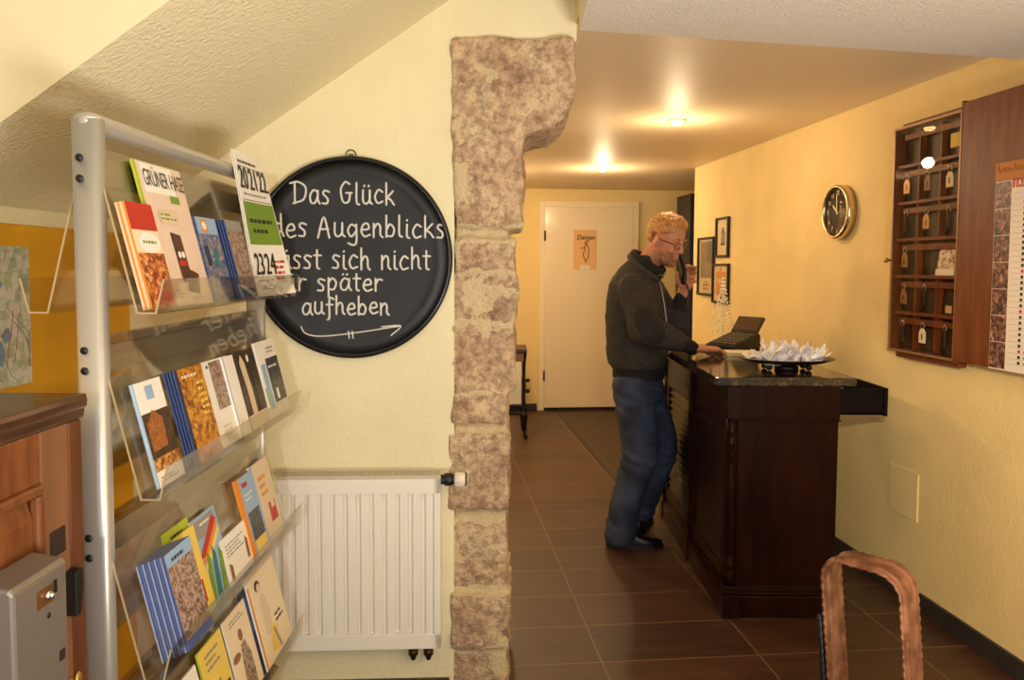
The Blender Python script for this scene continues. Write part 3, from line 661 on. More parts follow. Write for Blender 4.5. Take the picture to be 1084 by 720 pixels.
def chalk(text, px0, px1, py, xh):
    wds = sum(0.75 if c == ' ' else GL[c][0] for c in text) + 0.12*len(text)
    sx = (px1-px0)/wds; x = px0
    r = random.Random(len(text))
    for c in text:
        if c == ' ': x += 0.75*sx; continue
        wd_, sts = GL[c]
        j = r.uniform(-.06,.06)
        for st in sts:
            pts = [Vector(((x+a*sx-373)*S, (272.5-py+((bb*.7 if bb < 0 else bb if bb < 1.05 else 1.05+(bb-1.05)*.72)+j)*xh)*S, 0.0055)) for a,bb in st]
            pts = catmull(pts,5)
            for q in pts:
                rr = math.hypot(q.x,q.y)
                if rr > 0.256: q.z += (rr-0.256)*0.22
            m.tube(pts, 0.0037, 6, 0, None, None)
        x += (wd_+0.12)*sx
chalk('Das Glück', 313, 421, 216, 14)
chalk('des Augenblicks', 291, 474, 251, 14)
chalk('lässt sich nicht', 291, 460, 284, 14)
chalk('Für später', 291, 408, 307, 12.5)
chalk('aufheben', 321, 414, 332, 12)
for pts in ([(320,345),(325,352),(340,355),(372,352),(424,344)],[(404,345),(424,344),(414,354)],[(369,350),(370,357)],[(373,350),(374,357)]):
    pp = catmull([Vector(((a-373)*S,(272.5-bq)*S,0.0055)) for a,bq in pts],5)
    for q in pp:
        rr = math.hypot(q.x,q.y)
        if rr > 0.256: q.z += (rr-0.256)*0.22
    m.tube(pp, 0.0024, 6)
obj('lettering', m, mat('white chalk',(228,224,216),0.9), bt)

# ------------------------------------------------------------------ panel radiator under the board
RA = Matrix.Translation((0,wy(0),0)) @ Matrix.Rotation(A3,4,'Z')    # x along the wall, y negative is out of it
rx0, rx1, rz0, rz1 = -0.985, -0.231, 0.210, 0.782
rt = thing('radiator','white panel radiator with vertical ribs on the wall below the chalkboard','radiator',tuple(RA @ Vector(((rx0+rx1)/2,-0.05,rz0))), A3)
enam = mat('radiator enamel',(246,240,228),0.3)
m = MB(RA)
m.box((rx0,-0.085,rz0),(rx1,-0.079,rz0+0.05)); m.box((rx0,-0.085,rz1-0.06),(rx1,-0.079,rz1-0.012))
m.box((rx0,-0.085,rz0),(rx0+0.03,-0.079,rz1-0.012)); m.box((rx1-0.022,-0.085,rz0),(rx1,-0.079,rz1-0.012))
nf = 17; xs0 = rx0+0.028; st = (rx1-0.02-xs0)/nf
for i in range(nf):
    a = xs0+i*st
    prof = [(a,-0.0725),(a+st*.22,-0.0725),(a+st*.34,-0.084),(a+st*.88,-0.084),(a+st*.99,-0.0725),(a+st*.99,-0.070),(a,-0.070)]
    m.prism(prof,'z',rz0+0.045,rz1-0.055)
    for zc_, sg in ((rz0+0.05,1),(rz1-0.06,-1)):
        m.prism([(a,-0.0725),(a+st*.22,-0.0725),(a+st*.28,-0.079),(a-st*.06,-0.079)],'z',min(zc_,zc_+sg*0.006),max(zc_,zc_+sg*0.006))
obj('front_panel', m, enam, rt, bevel=0.0015)
m = MB(RA); m.box((rx0,-0.079,rz0+.003),(rx0+0.004,-0.02,rz1-0.003)); m.box((rx1-0.004,-0.079,rz0+.003),(rx1,-0.02,rz1-0.003)); m.box((rx0,-0.03,rz0+.01),(rx1,-0.026,rz1-0.01)); obj('side_cover', m, enam, rt)
m = MB(RA)
for y in (-0.083,-0.063,-0.045,-0.025): m.box((rx0,y-0.002,rz1-0.012),(rx1,y+0.002,rz1))
k = rx0
while k < rx1-0.01:
    m.box((k,-0.083,rz1-0.010),(k+0.006,-0.025,rz1-0.002)); k += 0.022
obj('top_grille', m, mat('grille enamel',(206,194,168),0.4), rt)
m = MB(RA)
for i in range(22): m.box((rx0+.03+i*.033,-0.07,rz0+0.02),(rx0+.045+i*.033,-0.03,rz1-0.03))
obj('convector_fins', m, enam, rt)
vz = 0.760
m = MB(RA); m.cyl((rx1,-0.055,vz),(rx1+0.012,-0.055,vz),0.016,18); m.cyl((rx1+.012,-0.055,vz),(rx1+0.035,-0.055,vz),0.0205,18); m.cyl((rx1+.035,-0.055,vz),(rx1+0.045,-0.055,vz),0.017,18); vb = obj('valve_collar', m, mat('black valve plastic',(22,20,20),0.45), rt, bevel=0.001)
m = MB(RA); m.lathe([(0.017,0),(0.023,0.004),(0.0235,0.03),(0.021,0.036),(0.0,0.036)],20,0,Matrix.Translation((rx1+0.043,-0.055,vz)) @ Matrix.Rotation(PI/2,4,'Y'))
for i in range(10):
    a = 2*PI*i/10; m.box((rx1+0.049,-0.055+0.0225*math.cos(a)-.0015,vz+0.0225*math.sin(a)-.0015),(rx1+0.073,-0.055+0.0225*math.cos(a)+.0015,vz+0.0225*math.sin(a)+.0015))
obj('thermostat_knob', m, white_m, rt)
m = MB(RA); m.cyl((rx1+0.079,-0.055,vz),(rx1+0.083,-0.055,vz),0.022,20); obj('knob_cap', m, mat('knob end ring',(40,36,34),0.5), rt)
for xx in (-0.322,-0.272):
    m = MB(RA); m.cyl((xx,-0.055,rz0+.004),(xx,-0.055,rz0-0.012),0.013,14); m.cyl((xx,-0.055,rz0-0.012),(xx,-0.055,rz0-0.034),0.016,6); m.tube([(xx,-0.055,rz0-0.030),(xx,-0.050,rz0-0.046),(xx,-0.030,rz0-0.052),(xx,-0.011,rz0-0.052)],0.009,12)
    obj('pipe', m, mat('dark brass pipe',(80,54,36),0.4,0.7), rt)

# ------------------------------------------------------------------ wooden cabinet with metal box (left foreground)
wood = mat('oak-stained wood',(96,50,24),0.4,rgb2=(132,78,40),vscale=10,stretch=(6,6,0.8),lo=0.3,hi=0.7,detail=6,coat=0.2)
wood_t = mat('dark walnut top',(58,34,22),0.3,rgb2=(84,52,34),vscale=9,stretch=(9,0.8,9),lo=0.3,hi=0.7,coat=0.4)
CXF, CY0, CY1, CT = -0.694, 0.70, 1.283, 1.243
ct = thing('wooden_cabinet','brown wooden cabinet with moulded top at the left foreground below the town map','cabinet',(-0.97,1.0,0))
m = MB(); m.box((-1.21,CY0+.01,0.08),(CXF-0.012,CY1-0.012,CT-0.04)); obj('carcass', m, wood, ct)
m = MB()
m.prism([(-1.215,CT-0.04),(CXF+0.0,CT-0.04),(CXF+0.002,CT-0.034),(CXF+0.003,CT-0.024),(CXF+0.007,CT-0.020),(CXF+0.008,CT-0.008),(CXF+0.005,CT),(-1.215,CT)],'y',CY0-0.015,CY1-0.006)
obj('top', m, wood_t, ct, bevel=0.002)
m = MB(); m.box((CXF-0.012,CY1-0.125,0.08),(CXF,CY1-0.053,CT-0.04)); obj('stile', m, mat('pale stile veneer',(128,84,54),0.5,var=.06,vscale=6,stretch=(6,6,.8)), ct, bevel=0.002)
m = MB(); m.box((CXF-0.014,CY1-0.052,0.08),(CXF+0.002,CY1-0.016,CT-0.04)); obj('corner_post', m, mat('dark stained edge',(96,52,26),0.4,var=.1,vscale=6,stretch=(6,6,.8)), ct, bevel=0.003)
m = MB(); m.box((CXF-0.012,CY0+.01,CT-0.115),(CXF,CY1-0.127,CT-0.04)); m.box((CXF-0.012,CY0+.01,0.08),(CXF,CY1-0.127,0.16)); m.box((CXF-0.012,CY0+.01,0.16),(CXF,CY0+0.08,CT-0.115)); obj('rail', m, wood, ct, bevel=0.002)
def mould(y0,y1,z0,z1,d):
    mm = MB()
    for (a,bq) in (((y0,z1-d),(y1,z1)),((y0,z0),(y1,z0+d)),((y0,z0+d),(y0+d,z1-d)),((y1-d,z0+d),(y1,z1-d))):
        mm.box((CXF-0.010,a[0],a[1]),(CXF+0.007,bq[0],bq[1]))
    return mm
obj('panel_moulding', mould(CY0+0.08,CY1-0.127,0.16,CT-0.115,0.016), wood, ct, bevel=0.005)
m = MB(); m.prism([(CXF-0.012,0.176),(CXF-0.002,0.20),(CXF-0.002,CT-0.165),(CXF-0.012,CT-0.131)],'y',CY0+0.096,CY1-0.143); obj('raised_panel', m, wood, ct, bevel=0.004)
m = MB(); m.box((-1.2,CY0+.03,0.0),(CXF-0.03,CY1-0.03,0.08)); obj('plinth', m, wood_t, ct)
m = MB(); m.box((CXF-0.004,CY1-0.108,1.006),(CXF+0.0012,CY1-0.068,1.046)); obj('recess_plate', m, mat('dark recess',(44,30,24),0.5), ct)
m = MB(); m.prism([(CY1-0.070,0.972),(CY1-0.048,0.972),(CY1-0.048,0.940),(CY1-0.058,0.900),(CY1-0.070,0.900)],'x',CXF-0.002,CXF+0.018); obj('catch', m, black_m, ct, bevel=0.003)
m = MB()
for q in range(3):
    for s_ in (-1,1): m.ball((CXF+0.004,CY1-0.060+s_*0.011,0.79-q*0.03),(0.005,0.009,0.012),8)
obj('ornament', m, mat('gilt ornament',(190,150,80),0.4,0.7), ct)
bx = thing('metal_box','grey metal lock box with keyhole fixed to the wooden cabinet','box',(-0.70,1.11,0.75))
m = MB(); m.prism([(CXF+0.0015,0.60),(-0.642,0.60),(-0.642,1.023),(-0.648,1.029),(CXF+0.0015,1.037)],'y',1.0030,1.1270); obj('case', m, mat('grey hammered steel',(150,140,132),0.42,0.65,bump=0.05,bscale=300), bx, bevel=0.005)
m = MB(); m.box((-0.6425,1.0520,0.980),(-0.6412,1.0930,1.005)); lp = obj('lock_plate', m, mat('bronze lock plate',(130,88,50),0.4,0.6), bx)
m = MB(); m.cyl((-0.6415,1.0750,0.993),(-0.636,1.0750,0.993),0.006,14); m.ball((-0.635,1.0750,0.993),0.0045,8); obj('lock_button', m, mat('bright lock button',(240,236,230),0.15,1.0), lp)
m = MB(); m.box((-0.6414,1.0925,0.989),(-0.6404,1.0990,1.007)); obj('slot', m, black_m, bx)
m = MB(); m.cyl((-0.6425,1.0790,0.963),(-0.6408,1.0790,0.963),0.004,12); obj('keyhole', m, black_m, bx)
m = MB(); m.box((-0.6425,1.1020,0.885),(-0.6405,1.1145,0.90)); obj('notch', m, mat('dark recess'), bx)

# ------------------------------------------------------------------ chair with hoop back (right foreground)
ch = thing('chair','brown metal chair with scalloped hoop back in the right foreground','chair',(0.66,1.36,0))
wv = Vector((0.743,0.669,0)); hv = Vector((0.669,-0.743,0)); C0 = Vector((0.660,1.41,0))
lean = Vector((-0.10,-0.03,0))
def hoop_path():
    pts = []; W_, R_, top = 0.070, 0.040, 0.922
    for z in [0.30+0.02*i for i in range(int((top-R_-0.30)/0.02)+1)]: pts.append((-W_,z))
    for k in range(9): a = PI-(PI/2)*k/8; pts.append((-W_+R_+R_*math.cos(a), top-R_+R_*math.sin(a)))
    for k in range(1,5): pts.append((-W_+R_+(2*W_-2*R_)*k/5, top))
    for k in range(9): a = PI/2-(PI/2)*k/8; pts.append((W_-R_+R_*math.cos(a), top-R_+R_*math.sin(a)))
    zs = [0.30+0.02*i for i in range(int((top-R_-0.30)/0.02)+1)]
    for z in zs[::-1]: pts.append((W_,z))
    return [C0 + hv*h + Vector((0,0,z)) + lean*(z-0.75) for h,z in pts]
HP = hoop_path()
# resample evenly
def resample(P, step):
    out = [P[0]]; acc = 0; last = P[0]
    for a, b2 in zip(P, P[1:]):
        d = (b2-a).length; t = step-acc
        while t <= d:
            out.append(a.lerp(b2, t/d)); t += step
        acc = (acc+d) % step
    return out
HP = resample(HP, 0.006)
m = MB(); n = len(HP)
cols = [-1,-.93,-.62,-.56,-.5,.5,.56,.62,.93,1]; dep = [0,.0006,.0006,-.0045,.0006,.0006,-.0045,.0006,.0006,0]
vs = []; fs = []
for side in (1,-1):
    for i, q in enumerate(HP):
        t = (HP[min(i+1,n-1)]-HP[max(i-1,0)]).normalized(); nr = wv.cross(t).normalized()
        sc = 1 + 0.055*math.sin(i*0.006/0.017*2*PI)*0.8
        for c, dq in zip(cols, dep):
            hw = 0.038*(sc if abs(c) > .9 else 1)
            vs.append(q + wv*(c*hw) + nr*(side*0.0022 + (side*dq if dq > 0 else dq) + (0.0012*math.sin(i*0.006/0.017*2*PI+PI/2) if abs(c) > .9 else 0)))
nc = len(cols)
for side in (0,1):
    o0 = side*n*nc
    for i in range(n-1):
        for j in range(nc-1): fs.append((o0+i*nc+j,o0+i*nc+j+1,o0+(i+1)*nc+j+1,o0+(i+1)*nc+j))
for i in range(n-1):
    for j in (0,nc-1): fs.append((i*nc+j,(i+1)*nc+j,n*nc+(i+1)*nc+j,n*nc+i*nc+j))
m.add(vs, fs, 0, True)
copper = mat('worn copper-brown metal',(96,54,34),0.42,0.35,rgb2=(140,92,64),vscale=30,detail=6,bump=0.15,bscale=120)
obj('hoop_back', m, copper, ch)
for s_ in (-1,):
    m = MB(); q0 = C0+hv*(s_*0.082)-wv*0.03; m.tube([q0+Vector((0,0,0.80))+lean*0.05, q0+Vector((0,0,0.45))-lean*0.3],0.006,8); obj('back_rod', m, black_m, ch)
sc0 = C0 + wv*0.22 - lean*0.3
m = MB(); m.lathe([(0.0,0.44),(0.19,0.44),(0.205,0.45),(0.205,0.465),(0.19,0.475),(0.0,0.47)],40,0,Matrix.Translation((sc0.x,sc0.y,0))); obj('seat', m, copper, ch)
for a in (45,135,225,315):
    d = hv*math.cos(math.radians(a)) + wv*math.sin(math.radians(a))
    m = MB(); m.tube([sc0+d*0.17+Vector((0,0,.445)), sc0+d*0.19+Vector((0,0,.22)), sc0+d*0.215+Vector((0,0,.012))],0.011,10); obj('leg', m, black_m, ch)
for s_ in (-1,1):
    m = MB(); m.tube([C0+hv*(s_*0.070)-lean*0.42+Vector((0,0,.33)), sc0+hv*(s_*0.10)-wv*0.14+Vector((0,0,.447))],0.009,8); obj('bracket', m, black_m, ch)

# ------------------------------------------------------------------ reception counter
mahog = mat('dark mahogany',(27,9,6),0.28,rgb2=(43,16,10),vscale=6,stretch=(5,5,0.7),lo=0.3,hi=0.7,spec=0.10)
mahog_b = mat('blackish mahogany',(22,10,8),0.32,rgb2=(33,15,10),vscale=6,stretch=(0.7,5,5),lo=0.3,hi=0.7,spec=0.10)
KX0, KX1, KY0, KY1 = 0.885, 1.345, 3.225, 4.60
kt = thing('reception_counter','dark mahogany reception counter with turned corner posts in front of the man','counter',((KX0+KX1)/2,(KY0+KY1)/2,0))
m = MB(); m.box((KX0+0.03,KY0+0.012,0.10),(KX1-0.012,KY1-0.02,0.97)); obj('carcass', m, mahog_b, kt)
m = MB()
m.prism([(KX0-0.005,KY0),(KX1,KY0),(KX1,KY1),(KX0-0.005,KY1)],'z',0.0,0.092)
m.box((KX0+0.003,KY0+0.006,0.092),(KX1-0.004,KY1-0.004,0.106)); m.box((KX0+0.010,KY0+0.010,0.106),(KX1-0.008,KY1-0.008,0.122)); m.box((KX0+0.018,KY0+0.006,0.122),(KX1-0.006,KY1-0.012,0.134))
obj('plinth', m, mahog, kt, bevel=0.004)
m = MB(); m.box((KX0+0.045,KY0+0.004,0.134),(KX1-0.003,KY0+0.02,0.826)); obj('end_panel', m, mahog, kt, bevel=0.003)
m = MB(); m.box((KX0+0.012,KY0-0.002,0.838),(KX1,KY0+0.02,0.972)); m.box((KX0+0.016,KY0+0.0,0.826),(KX1-0.002,KY0+0.02,0.838)); m.box((KX0+0.012,KY0-0.004,0.826),(KX1+0.006,KY0+0.02,0.832)); obj('end_frieze', m, mahog, kt, bevel=0.002)
prof = [(0.030,0.134),(0.030,0.19),(0.022,0.20),(0.031,0.212),(0.034,0.225),(0.024,0.238),(0.027,0.248),(0.020,0.256),(0.023,0.27),(0.0265,0.36),(0.024,0.52),(0.0205,0.64),(0.0185,0.655),(0.0245,0.662),(0.0185,0.672),(0.026,0.684),(0.018,0.70),(0.030,0.722),(0.031,0.74),(0.022,0.758),(0.025,0.766),(0.026,0.836)]
PY_ = [KY0+0.022, KY0+0.685, KY1-0.03]
for i, yy in enumerate(PY_):
    m = MB(Matrix.Translation((KX0+0.022,yy,0)) @ Matrix.Diagonal((0.9,0.9,1,1))); m.lathe(prof,20)
    post = obj('corner_post', m, mahog, kt)
    m = MB(); m.box((KX0-0.010,yy-0.036,0.0),(KX0+0.06,yy+0.036,0.10)); m.box((KX0-0.004,yy-0.030,0.10),(KX0+0.055,yy+0.030,0.136)); obj('post_block', m, mahog, kt, bevel=0.004)
    m = MB(); m.box((KX0-0.006,yy-0.032,0.836),(KX0+0.055,yy+0.032,0.972)); obj('post_capital', m, mahog, kt, bevel=0.004)
for a, bq in ((PY_[0]+0.03,PY_[1]-0.03),(PY_[1]+0.03,PY_[2]-0.03)):
    m = MB(); m.box((KX0+0.006,a,0.838),(KX0+0.03,bq,0.972)); obj('drawer_front', m, mahog_b, kt, bevel=0.004)
    m = MB(); m.box((KX0+0.010,a,0.134),(KX0+0.032,a+0.05,0.836)); m.box((KX0+0.010,bq-0.05,0.134),(KX0+0.032,bq,0.836)); m.box((KX0+0.010,a+0.05,0.134),(KX0+0.032,bq-0.05,0.19)); m.box((KX0+0.010,a+0.05,0.78),(KX0+0.032,bq-0.05,0.836)); obj('panel_frame', m, mahog, kt, bevel=0.003)
    m = MB(); ns = 16
    for q in range(ns):
        z0 = 0.192+q*(0.586/ns); m.prism([(KX0+0.032,z0+0.034),(KX0+0.014,z0+0.004),(KX0+0.016,z0),(KX0+0.036,z0+0.030)],'y',a+0.052,bq-0.052)
    m.box((KX0+0.031,a+0.052,0.192),(KX0+0.036,bq-0.052,0.778))
    obj('louvre_panel', m, mahog_b, kt)
m = MB(); DX0, DX1, DY0, DY1, DZ0, DZ1 = 1.33, 1.592, 3.345, 3.80, 0.832, 0.944
m.box((DX0,DY0,DZ0),(DX1,DY0+0.012,DZ1)); m.box((DX0,DY1-0.012,DZ0),(DX1,DY1,DZ1)); m.box((DX1-0.016,DY0-0.01,DZ0-0.004),(DX1,DY1+0.01,DZ1+0.004)); m.box((DX0,DY0,DZ0),(DX1,DY1,DZ0+0.008))
dr = obj('drawer', m, mat('black-brown drawer',(15,9,7),0.6,spec=.1), kt, bevel=0.001)
m = MB(); m.box((DX1,3.52,0.88),(DX1+0.012,3.62,0.895)); obj('drawer_pull', m, black_m, dr, bevel=0.003)
m = MB(); m.box((1.36,3.36,0.925),(1.44,3.46,0.934)); o = obj('paper_slip', m, paper); tag(o,'scrap of white paper in the open counter drawer','paper')
granite = bpy.data.materials.new('brown black granite'); granite.use_nodes = True
nt = granite.node_tree; N = nt.nodes; L = nt.links; b = N['Principled BSDF']; b.inputs['Roughness'].default_value = 0.09; b.inputs['Specular IOR Level'].default_value = 0.6
tc = N.new('ShaderNodeTexCoord'); vo = N.new('ShaderNodeTexVoronoi'); vo.inputs['Scale'].default_value = 130; nn_ = N.new('ShaderNodeTexNoise'); nn_.inputs['Scale'].default_value = 22; nn_.inputs['Detail'].default_value = 6
L.new(tc.outputs['Object'], vo.inputs['Vector']); L.new(tc.outputs['Object'], nn_.inputs['Vector'])
cr = N.new('ShaderNodeValToRGB'); e = cr.color_ramp.elements; e.new(0.55); e[0].position=0.35; e[0].color=lin((26,22,20)); e[1].position=0.58; e[1].color=lin((52,42,34)); e[2].position=0.74; e[2].color=lin((110,86,64))
ad = N.new('ShaderNodeMix'); ad.data_type='FLOAT'; ad.inputs[0].default_value=0.35
L.new(nn_.outputs['Fac'], ad.inputs[2]); L.new(vo.outputs['Color'], ad.inputs[3]); L.new(ad.outputs[0], cr.inputs['Fac']); L.new(cr.outputs['Color'], b.inputs['Base Color'])
m = MB(); m.prism([(0.838,3.205),(1.395,3.205),(1.405,3.215),(1.405,4.66),(0.828,4.66),(0.828,3.215)],'z',0.9725,1.008); o = obj('granite_worktop', m, granite, bevel=0.005)
tag(o,'dark speckled granite slab lying on the reception counter','worktop')

# dish of white wrapped sweets
DC = Vector((1.205,3.47,0))
dt = thing('dish','dark oval footed dish holding white wrapped sweets on the granite slab','dish',(DC.x,DC.y,1.0085))
dm = mat('dark bronze dish',(52,38,28),0.3,0.5)
m = MB(Matrix.Translation((DC.x,DC.y,1.0085)) @ Matrix.Diagonal((1,0.72,1,1)))
m.lathe([(0.0,0.024),(0.10,0.026),(0.16,0.033),(0.205,0.049),(0.207,0.052),(0.203,0.053),(0.158,0.038),(0.10,0.031),(0.0,0.029)],44); obj('bowl', m, dm, dt)
m = MB(Matrix.Translation((DC.x,DC.y,1.0085))); m.lathe([(0.05,0.0),(0.052,0.01),(0.04,0.026),(0.0,0.026)],24); obj('foot', m, black_m, dt)
for a in (35,145,215,325):
    m = MB(); m.ball((DC.x+0.105*math.cos(math.radians(a)),DC.y+0.06*math.sin(math.radians(a)),1.0215),(0.014,0.014,0.013),8); obj('foot', m, black_m, dt)
cello = mat('white cellophane',(250,246,246),0.35,spec=0.6)
rr = random.Random(5)
where = [('at the left rim of the dish',-.135,.0),('second from the left rim of the dish, to the front',-.10,-.055),('at the back left of the dish',-.09,.06),('left of the middle of the dish, in front',-.045,-.07),('left of the middle of the dish',-.055,.005),('at the back, just left of the middle',-.03,.07),('in front at the middle of the dish',.01,-.075),('in the very middle of the dish',.005,.0),
         ('at the back, just right of the middle',.035,.065),('right of the middle of the dish, in front',.06,-.06),('right of the middle of the dish',.065,.01),('at the back right of the dish',.095,.05),('near the right rim of the dish, to the front',.115,-.04),('at the right rim of the dish',.145,.01)]
top2 = [('topmost left of the heap in the dish',-.07,-.02),('on top of the heap, just left of the middle',-.02,.01),('on top of the heap, right of the middle',.05,.02)]
def sweet(label, x, y, z):
    m = MB(Matrix.Translation((x,y,z)) @ Euler((rr.uniform(-.5,.5),rr.uniform(-.4,.4),rr.uniform(0,6.28))).to_matrix().to_4x4())
    m.ball((0,0,0.016),(0.030,0.024,0.016),6)
    for k in range(7):                                             # crumpled pointed wrapper leaves
        a = 2*PI*k/7+rr.uniform(-.3,.3); l = rr.uniform(.040,.066); up = rr.uniform(.020,.075); wd = rr.uniform(.013,.022)
        ca, sa = math.cos(a), math.sin(a)
        r0 = 0.008; mid = 0.55*l
        P0 = [(r0*ca+wd*sa,r0*sa-wd*ca,.012),(r0*ca-wd*sa,r0*sa+wd*ca,.012),((r0+mid)*ca-wd*1.1*sa,(r0+mid)*sa+wd*1.1*ca,.012+up*.45),((r0+mid)*ca,(r0+mid)*sa,.012+up*.7),((r0+mid)*ca+wd*1.1*sa,(r0+mid)*sa-wd*1.1*ca,.012+up*.45),((r0+l)*ca,(r0+l)*sa,.012+up)]
        m.add(P0+[(q[0]*.97,q[1]*.97,q[2]-.0015) for q in P0],[(0,1,2,3),(0,3,4),(3,2,5),(4,3,5),(7,6,9,8),(6,10,9),(9,11,8),(10,11,9),(0,4,10,6),(1,7,8,2),(2,8,11,5),(4,5,11,10),(0,6,7,1)])
    o = obj('wrapped_sweet', m, cello, loc=(x,y,z)); tag(o,'white wrapped sweet '+label,'sweet','wrapped sweets in the dish')
for lb,a,bq in where: sweet(lb, DC.x+a, DC.y+bq, 1.0385+0.08*max(0,math.hypot(a,bq*1.3)-.10))
for lb,a,bq in top2: sweet(lb, DC.x+a, DC.y+bq, 1.068)

# notepad under the writing hand
m = MB(Matrix.Translation((1.165,4.03,1.0085)) @ Matrix.Rotation(-0.1,4,'Z')); m.box((-0.075,-0.05,0),(0.085,0.10,0.018)); o = obj('notepad', m, mat('cream notepad',(248,236,196),0.6), bevel=0.001); tag(o,'thick cream notepad on the counter beside the writing hand','notepad')

# desk telephone with raised display
PHX, PHY = 1.215, 4.33
ph = thing('telephone','black desk telephone with raised display on the counter beyond the dish','telephone',(PHX,PHY,1.0085), 0.62)
PM = Matrix.Translation((PHX,PHY,1.0085)) @ Matrix.Rotation(0.62,4,'Z')
ph_m = mat('black telephone plastic',(26,24,24),0.35)
m = MB(PM); m.prism([(-0.115,0.0),(0.115,0.0),(0.122,0.012),(0.115,0.082),(0.100,0.088),(-0.110,0.030),(-0.118,0.012)],'y',-0.085,0.105); obj('base', m, ph_m, ph, bevel=0.005)
sl = math.atan2(0.058,0.21)
TOPM = PM @ Matrix.Translation((-0.005,0.01,0.0595)) @ Matrix.Rotation(-sl,4,'Y')
keym = mat('grey telephone key',(96,88,80),0.45)
for i in range(5):
    m = MB(TOPM)
    for j in range(6): m.box((-0.092+i*.036,-0.085+j*.029,0.0),(-0.092+i*.036+.028,-0.085+j*.029+.021,0.005))
    obj('key_row', m, keym, ph, bevel=0.001)
m = MB(PM @ Matrix.Translation((0.095,0.01,0.083)) @ Matrix.Rotation(math.radians(38),4,'Y')); m.box((-0.006,-0.085,-0.004),(0.010,0.09,0.112)); dd = obj('display', m, ph_m, ph, bevel=0.004)
m = MB(PM @ Matrix.Translation((0.095,0.01,0.083)) @ Matrix.Rotation(math.radians(38),4,'Y')); m.box((-0.0072,-0.075,0.02),(-0.0058,0.08,0.104)); obj('screen', m, mat('dull amber screen',(86,66,46),0.2), dd)

# bead tree ornament at the far end of the slab
bt2 = thing('bead_ornament','clear bead tree ornament glittering behind the black telephone','ornament',(1.205,4.54,1.0085))
bead = mat('glass bead',(250,246,232),0.12,0.0,spec=1.0)
m = MB(Matrix.Translation((1.205,4.54,1.0085))); m.lathe([(0.05,0.0),(0.052,0.006),(0.01,0.014),(0.004,0.03),(0.003,0.37),(0.0,0.372)],16); obj('stem', m, chrome, bt2)
for k in range(13):
    m = MB(Matrix.Translation((1.205,4.54,1.0085))); a = 2*PI*k/13; rr2 = random.Random(k)
    top = 0.385-0.02*(k%3); n = 15
    for q in range(n):
        t = q/(n-1); rad = 0.006+0.078*t**1.15*(0.75+0.25*(k%2)); z = top*(1-t)+0.075*t
        m.ball((rad*math.cos(a+.2*t),rad*math.sin(a+.2*t),z),rr2.choice([.0038,.0046,.0058]),4)
    obj('bead_strand', m, bead, bt2)
m = MB(Matrix.Translation((1.205,4.54,1.0085)))
for a in range(5): m.ball((0.022*math.cos(a*1.3),0.022*math.sin(a*1.3),0.275+0.014*(a%3)),0.006,6)
obj('dark_beads', m, black_m, bt2)

# ------------------------------------------------------------------ wall clock
WX = 2.0727
CK = RG @ Matrix.Translation((WX,3.855,1.738)) @ Matrix.Rotation(-PI/2,4,'Y') @ Matrix.Rotation(-PI/2,4,'Z')     # local z out of the wall, y up, x to the right as seen
ckt = thing('wall_clock','round silver wall clock with dark face on the yellow right wall','clock',tuple((RG @ Vector((WX-0.02,3.855,1.738)))), TH)
m = MB(CK); m.lathe([(0.128,0.001),(0.136,0.004),(0.137,0.040),(0.131,0.050),(0.124,0.052),(0.119,0.044),(0.119,0.032)],56,caps=False); obj('case', m, mat('clock silver',(206,190,160),0.22,1.0), ckt)
m = MB(CK); m.lathe([(0.0,0.033),(0.121,0.033),(0.121,0.028),(0.0,0.001)],56,smooth=False); obj('dial', m, mat('dark clock face',(34,24,18),0.5,spec=.2), ckt)
m = MB(CK)
for h in range(12):
    a = PI/2-2*PI*h/12; rr3 = 0.097
    m.text(str(12 if h == 0 else h), 0.030, Matrix.Translation((rr3*math.cos(a),rr3*math.sin(a)-0.010,0.0337)), 0, 0.9, 0.0006, 0, 'CENTER')
for h in range(60):
    a = 2*PI*h/60; m.box((0.113,-0.0005,0.0334),(0.117,0.0005,0.0340),0,Matrix.Rotation(a,4,'Z'))
obj('numerals', m, mat('clock numerals',(226,214,186),0.4,0.3), ckt)
for nm, ang, ln, wd in (('hour_hand',math.radians(140),0.055,0.0035),('minute_hand',math.radians(92),0.085,0.0025)):
    m = MB(CK @ Matrix.Rotation(ang,4,'Z')); m.box((-0.012,-wd,0.0355 if nm[0]=='h' else .037),(ln,wd,0.0365 if nm[0]=='h' else .038)); obj(nm, m, mat('clock numerals'), ckt)
m = MB(CK); m.lathe([(0.0,0.0445),(0.1185,0.0435),(0.1185,0.0425),(0.0,0.0425)],48); obj('glass', m, clear_mat('clock glass',(252,250,246),0.025), ckt)

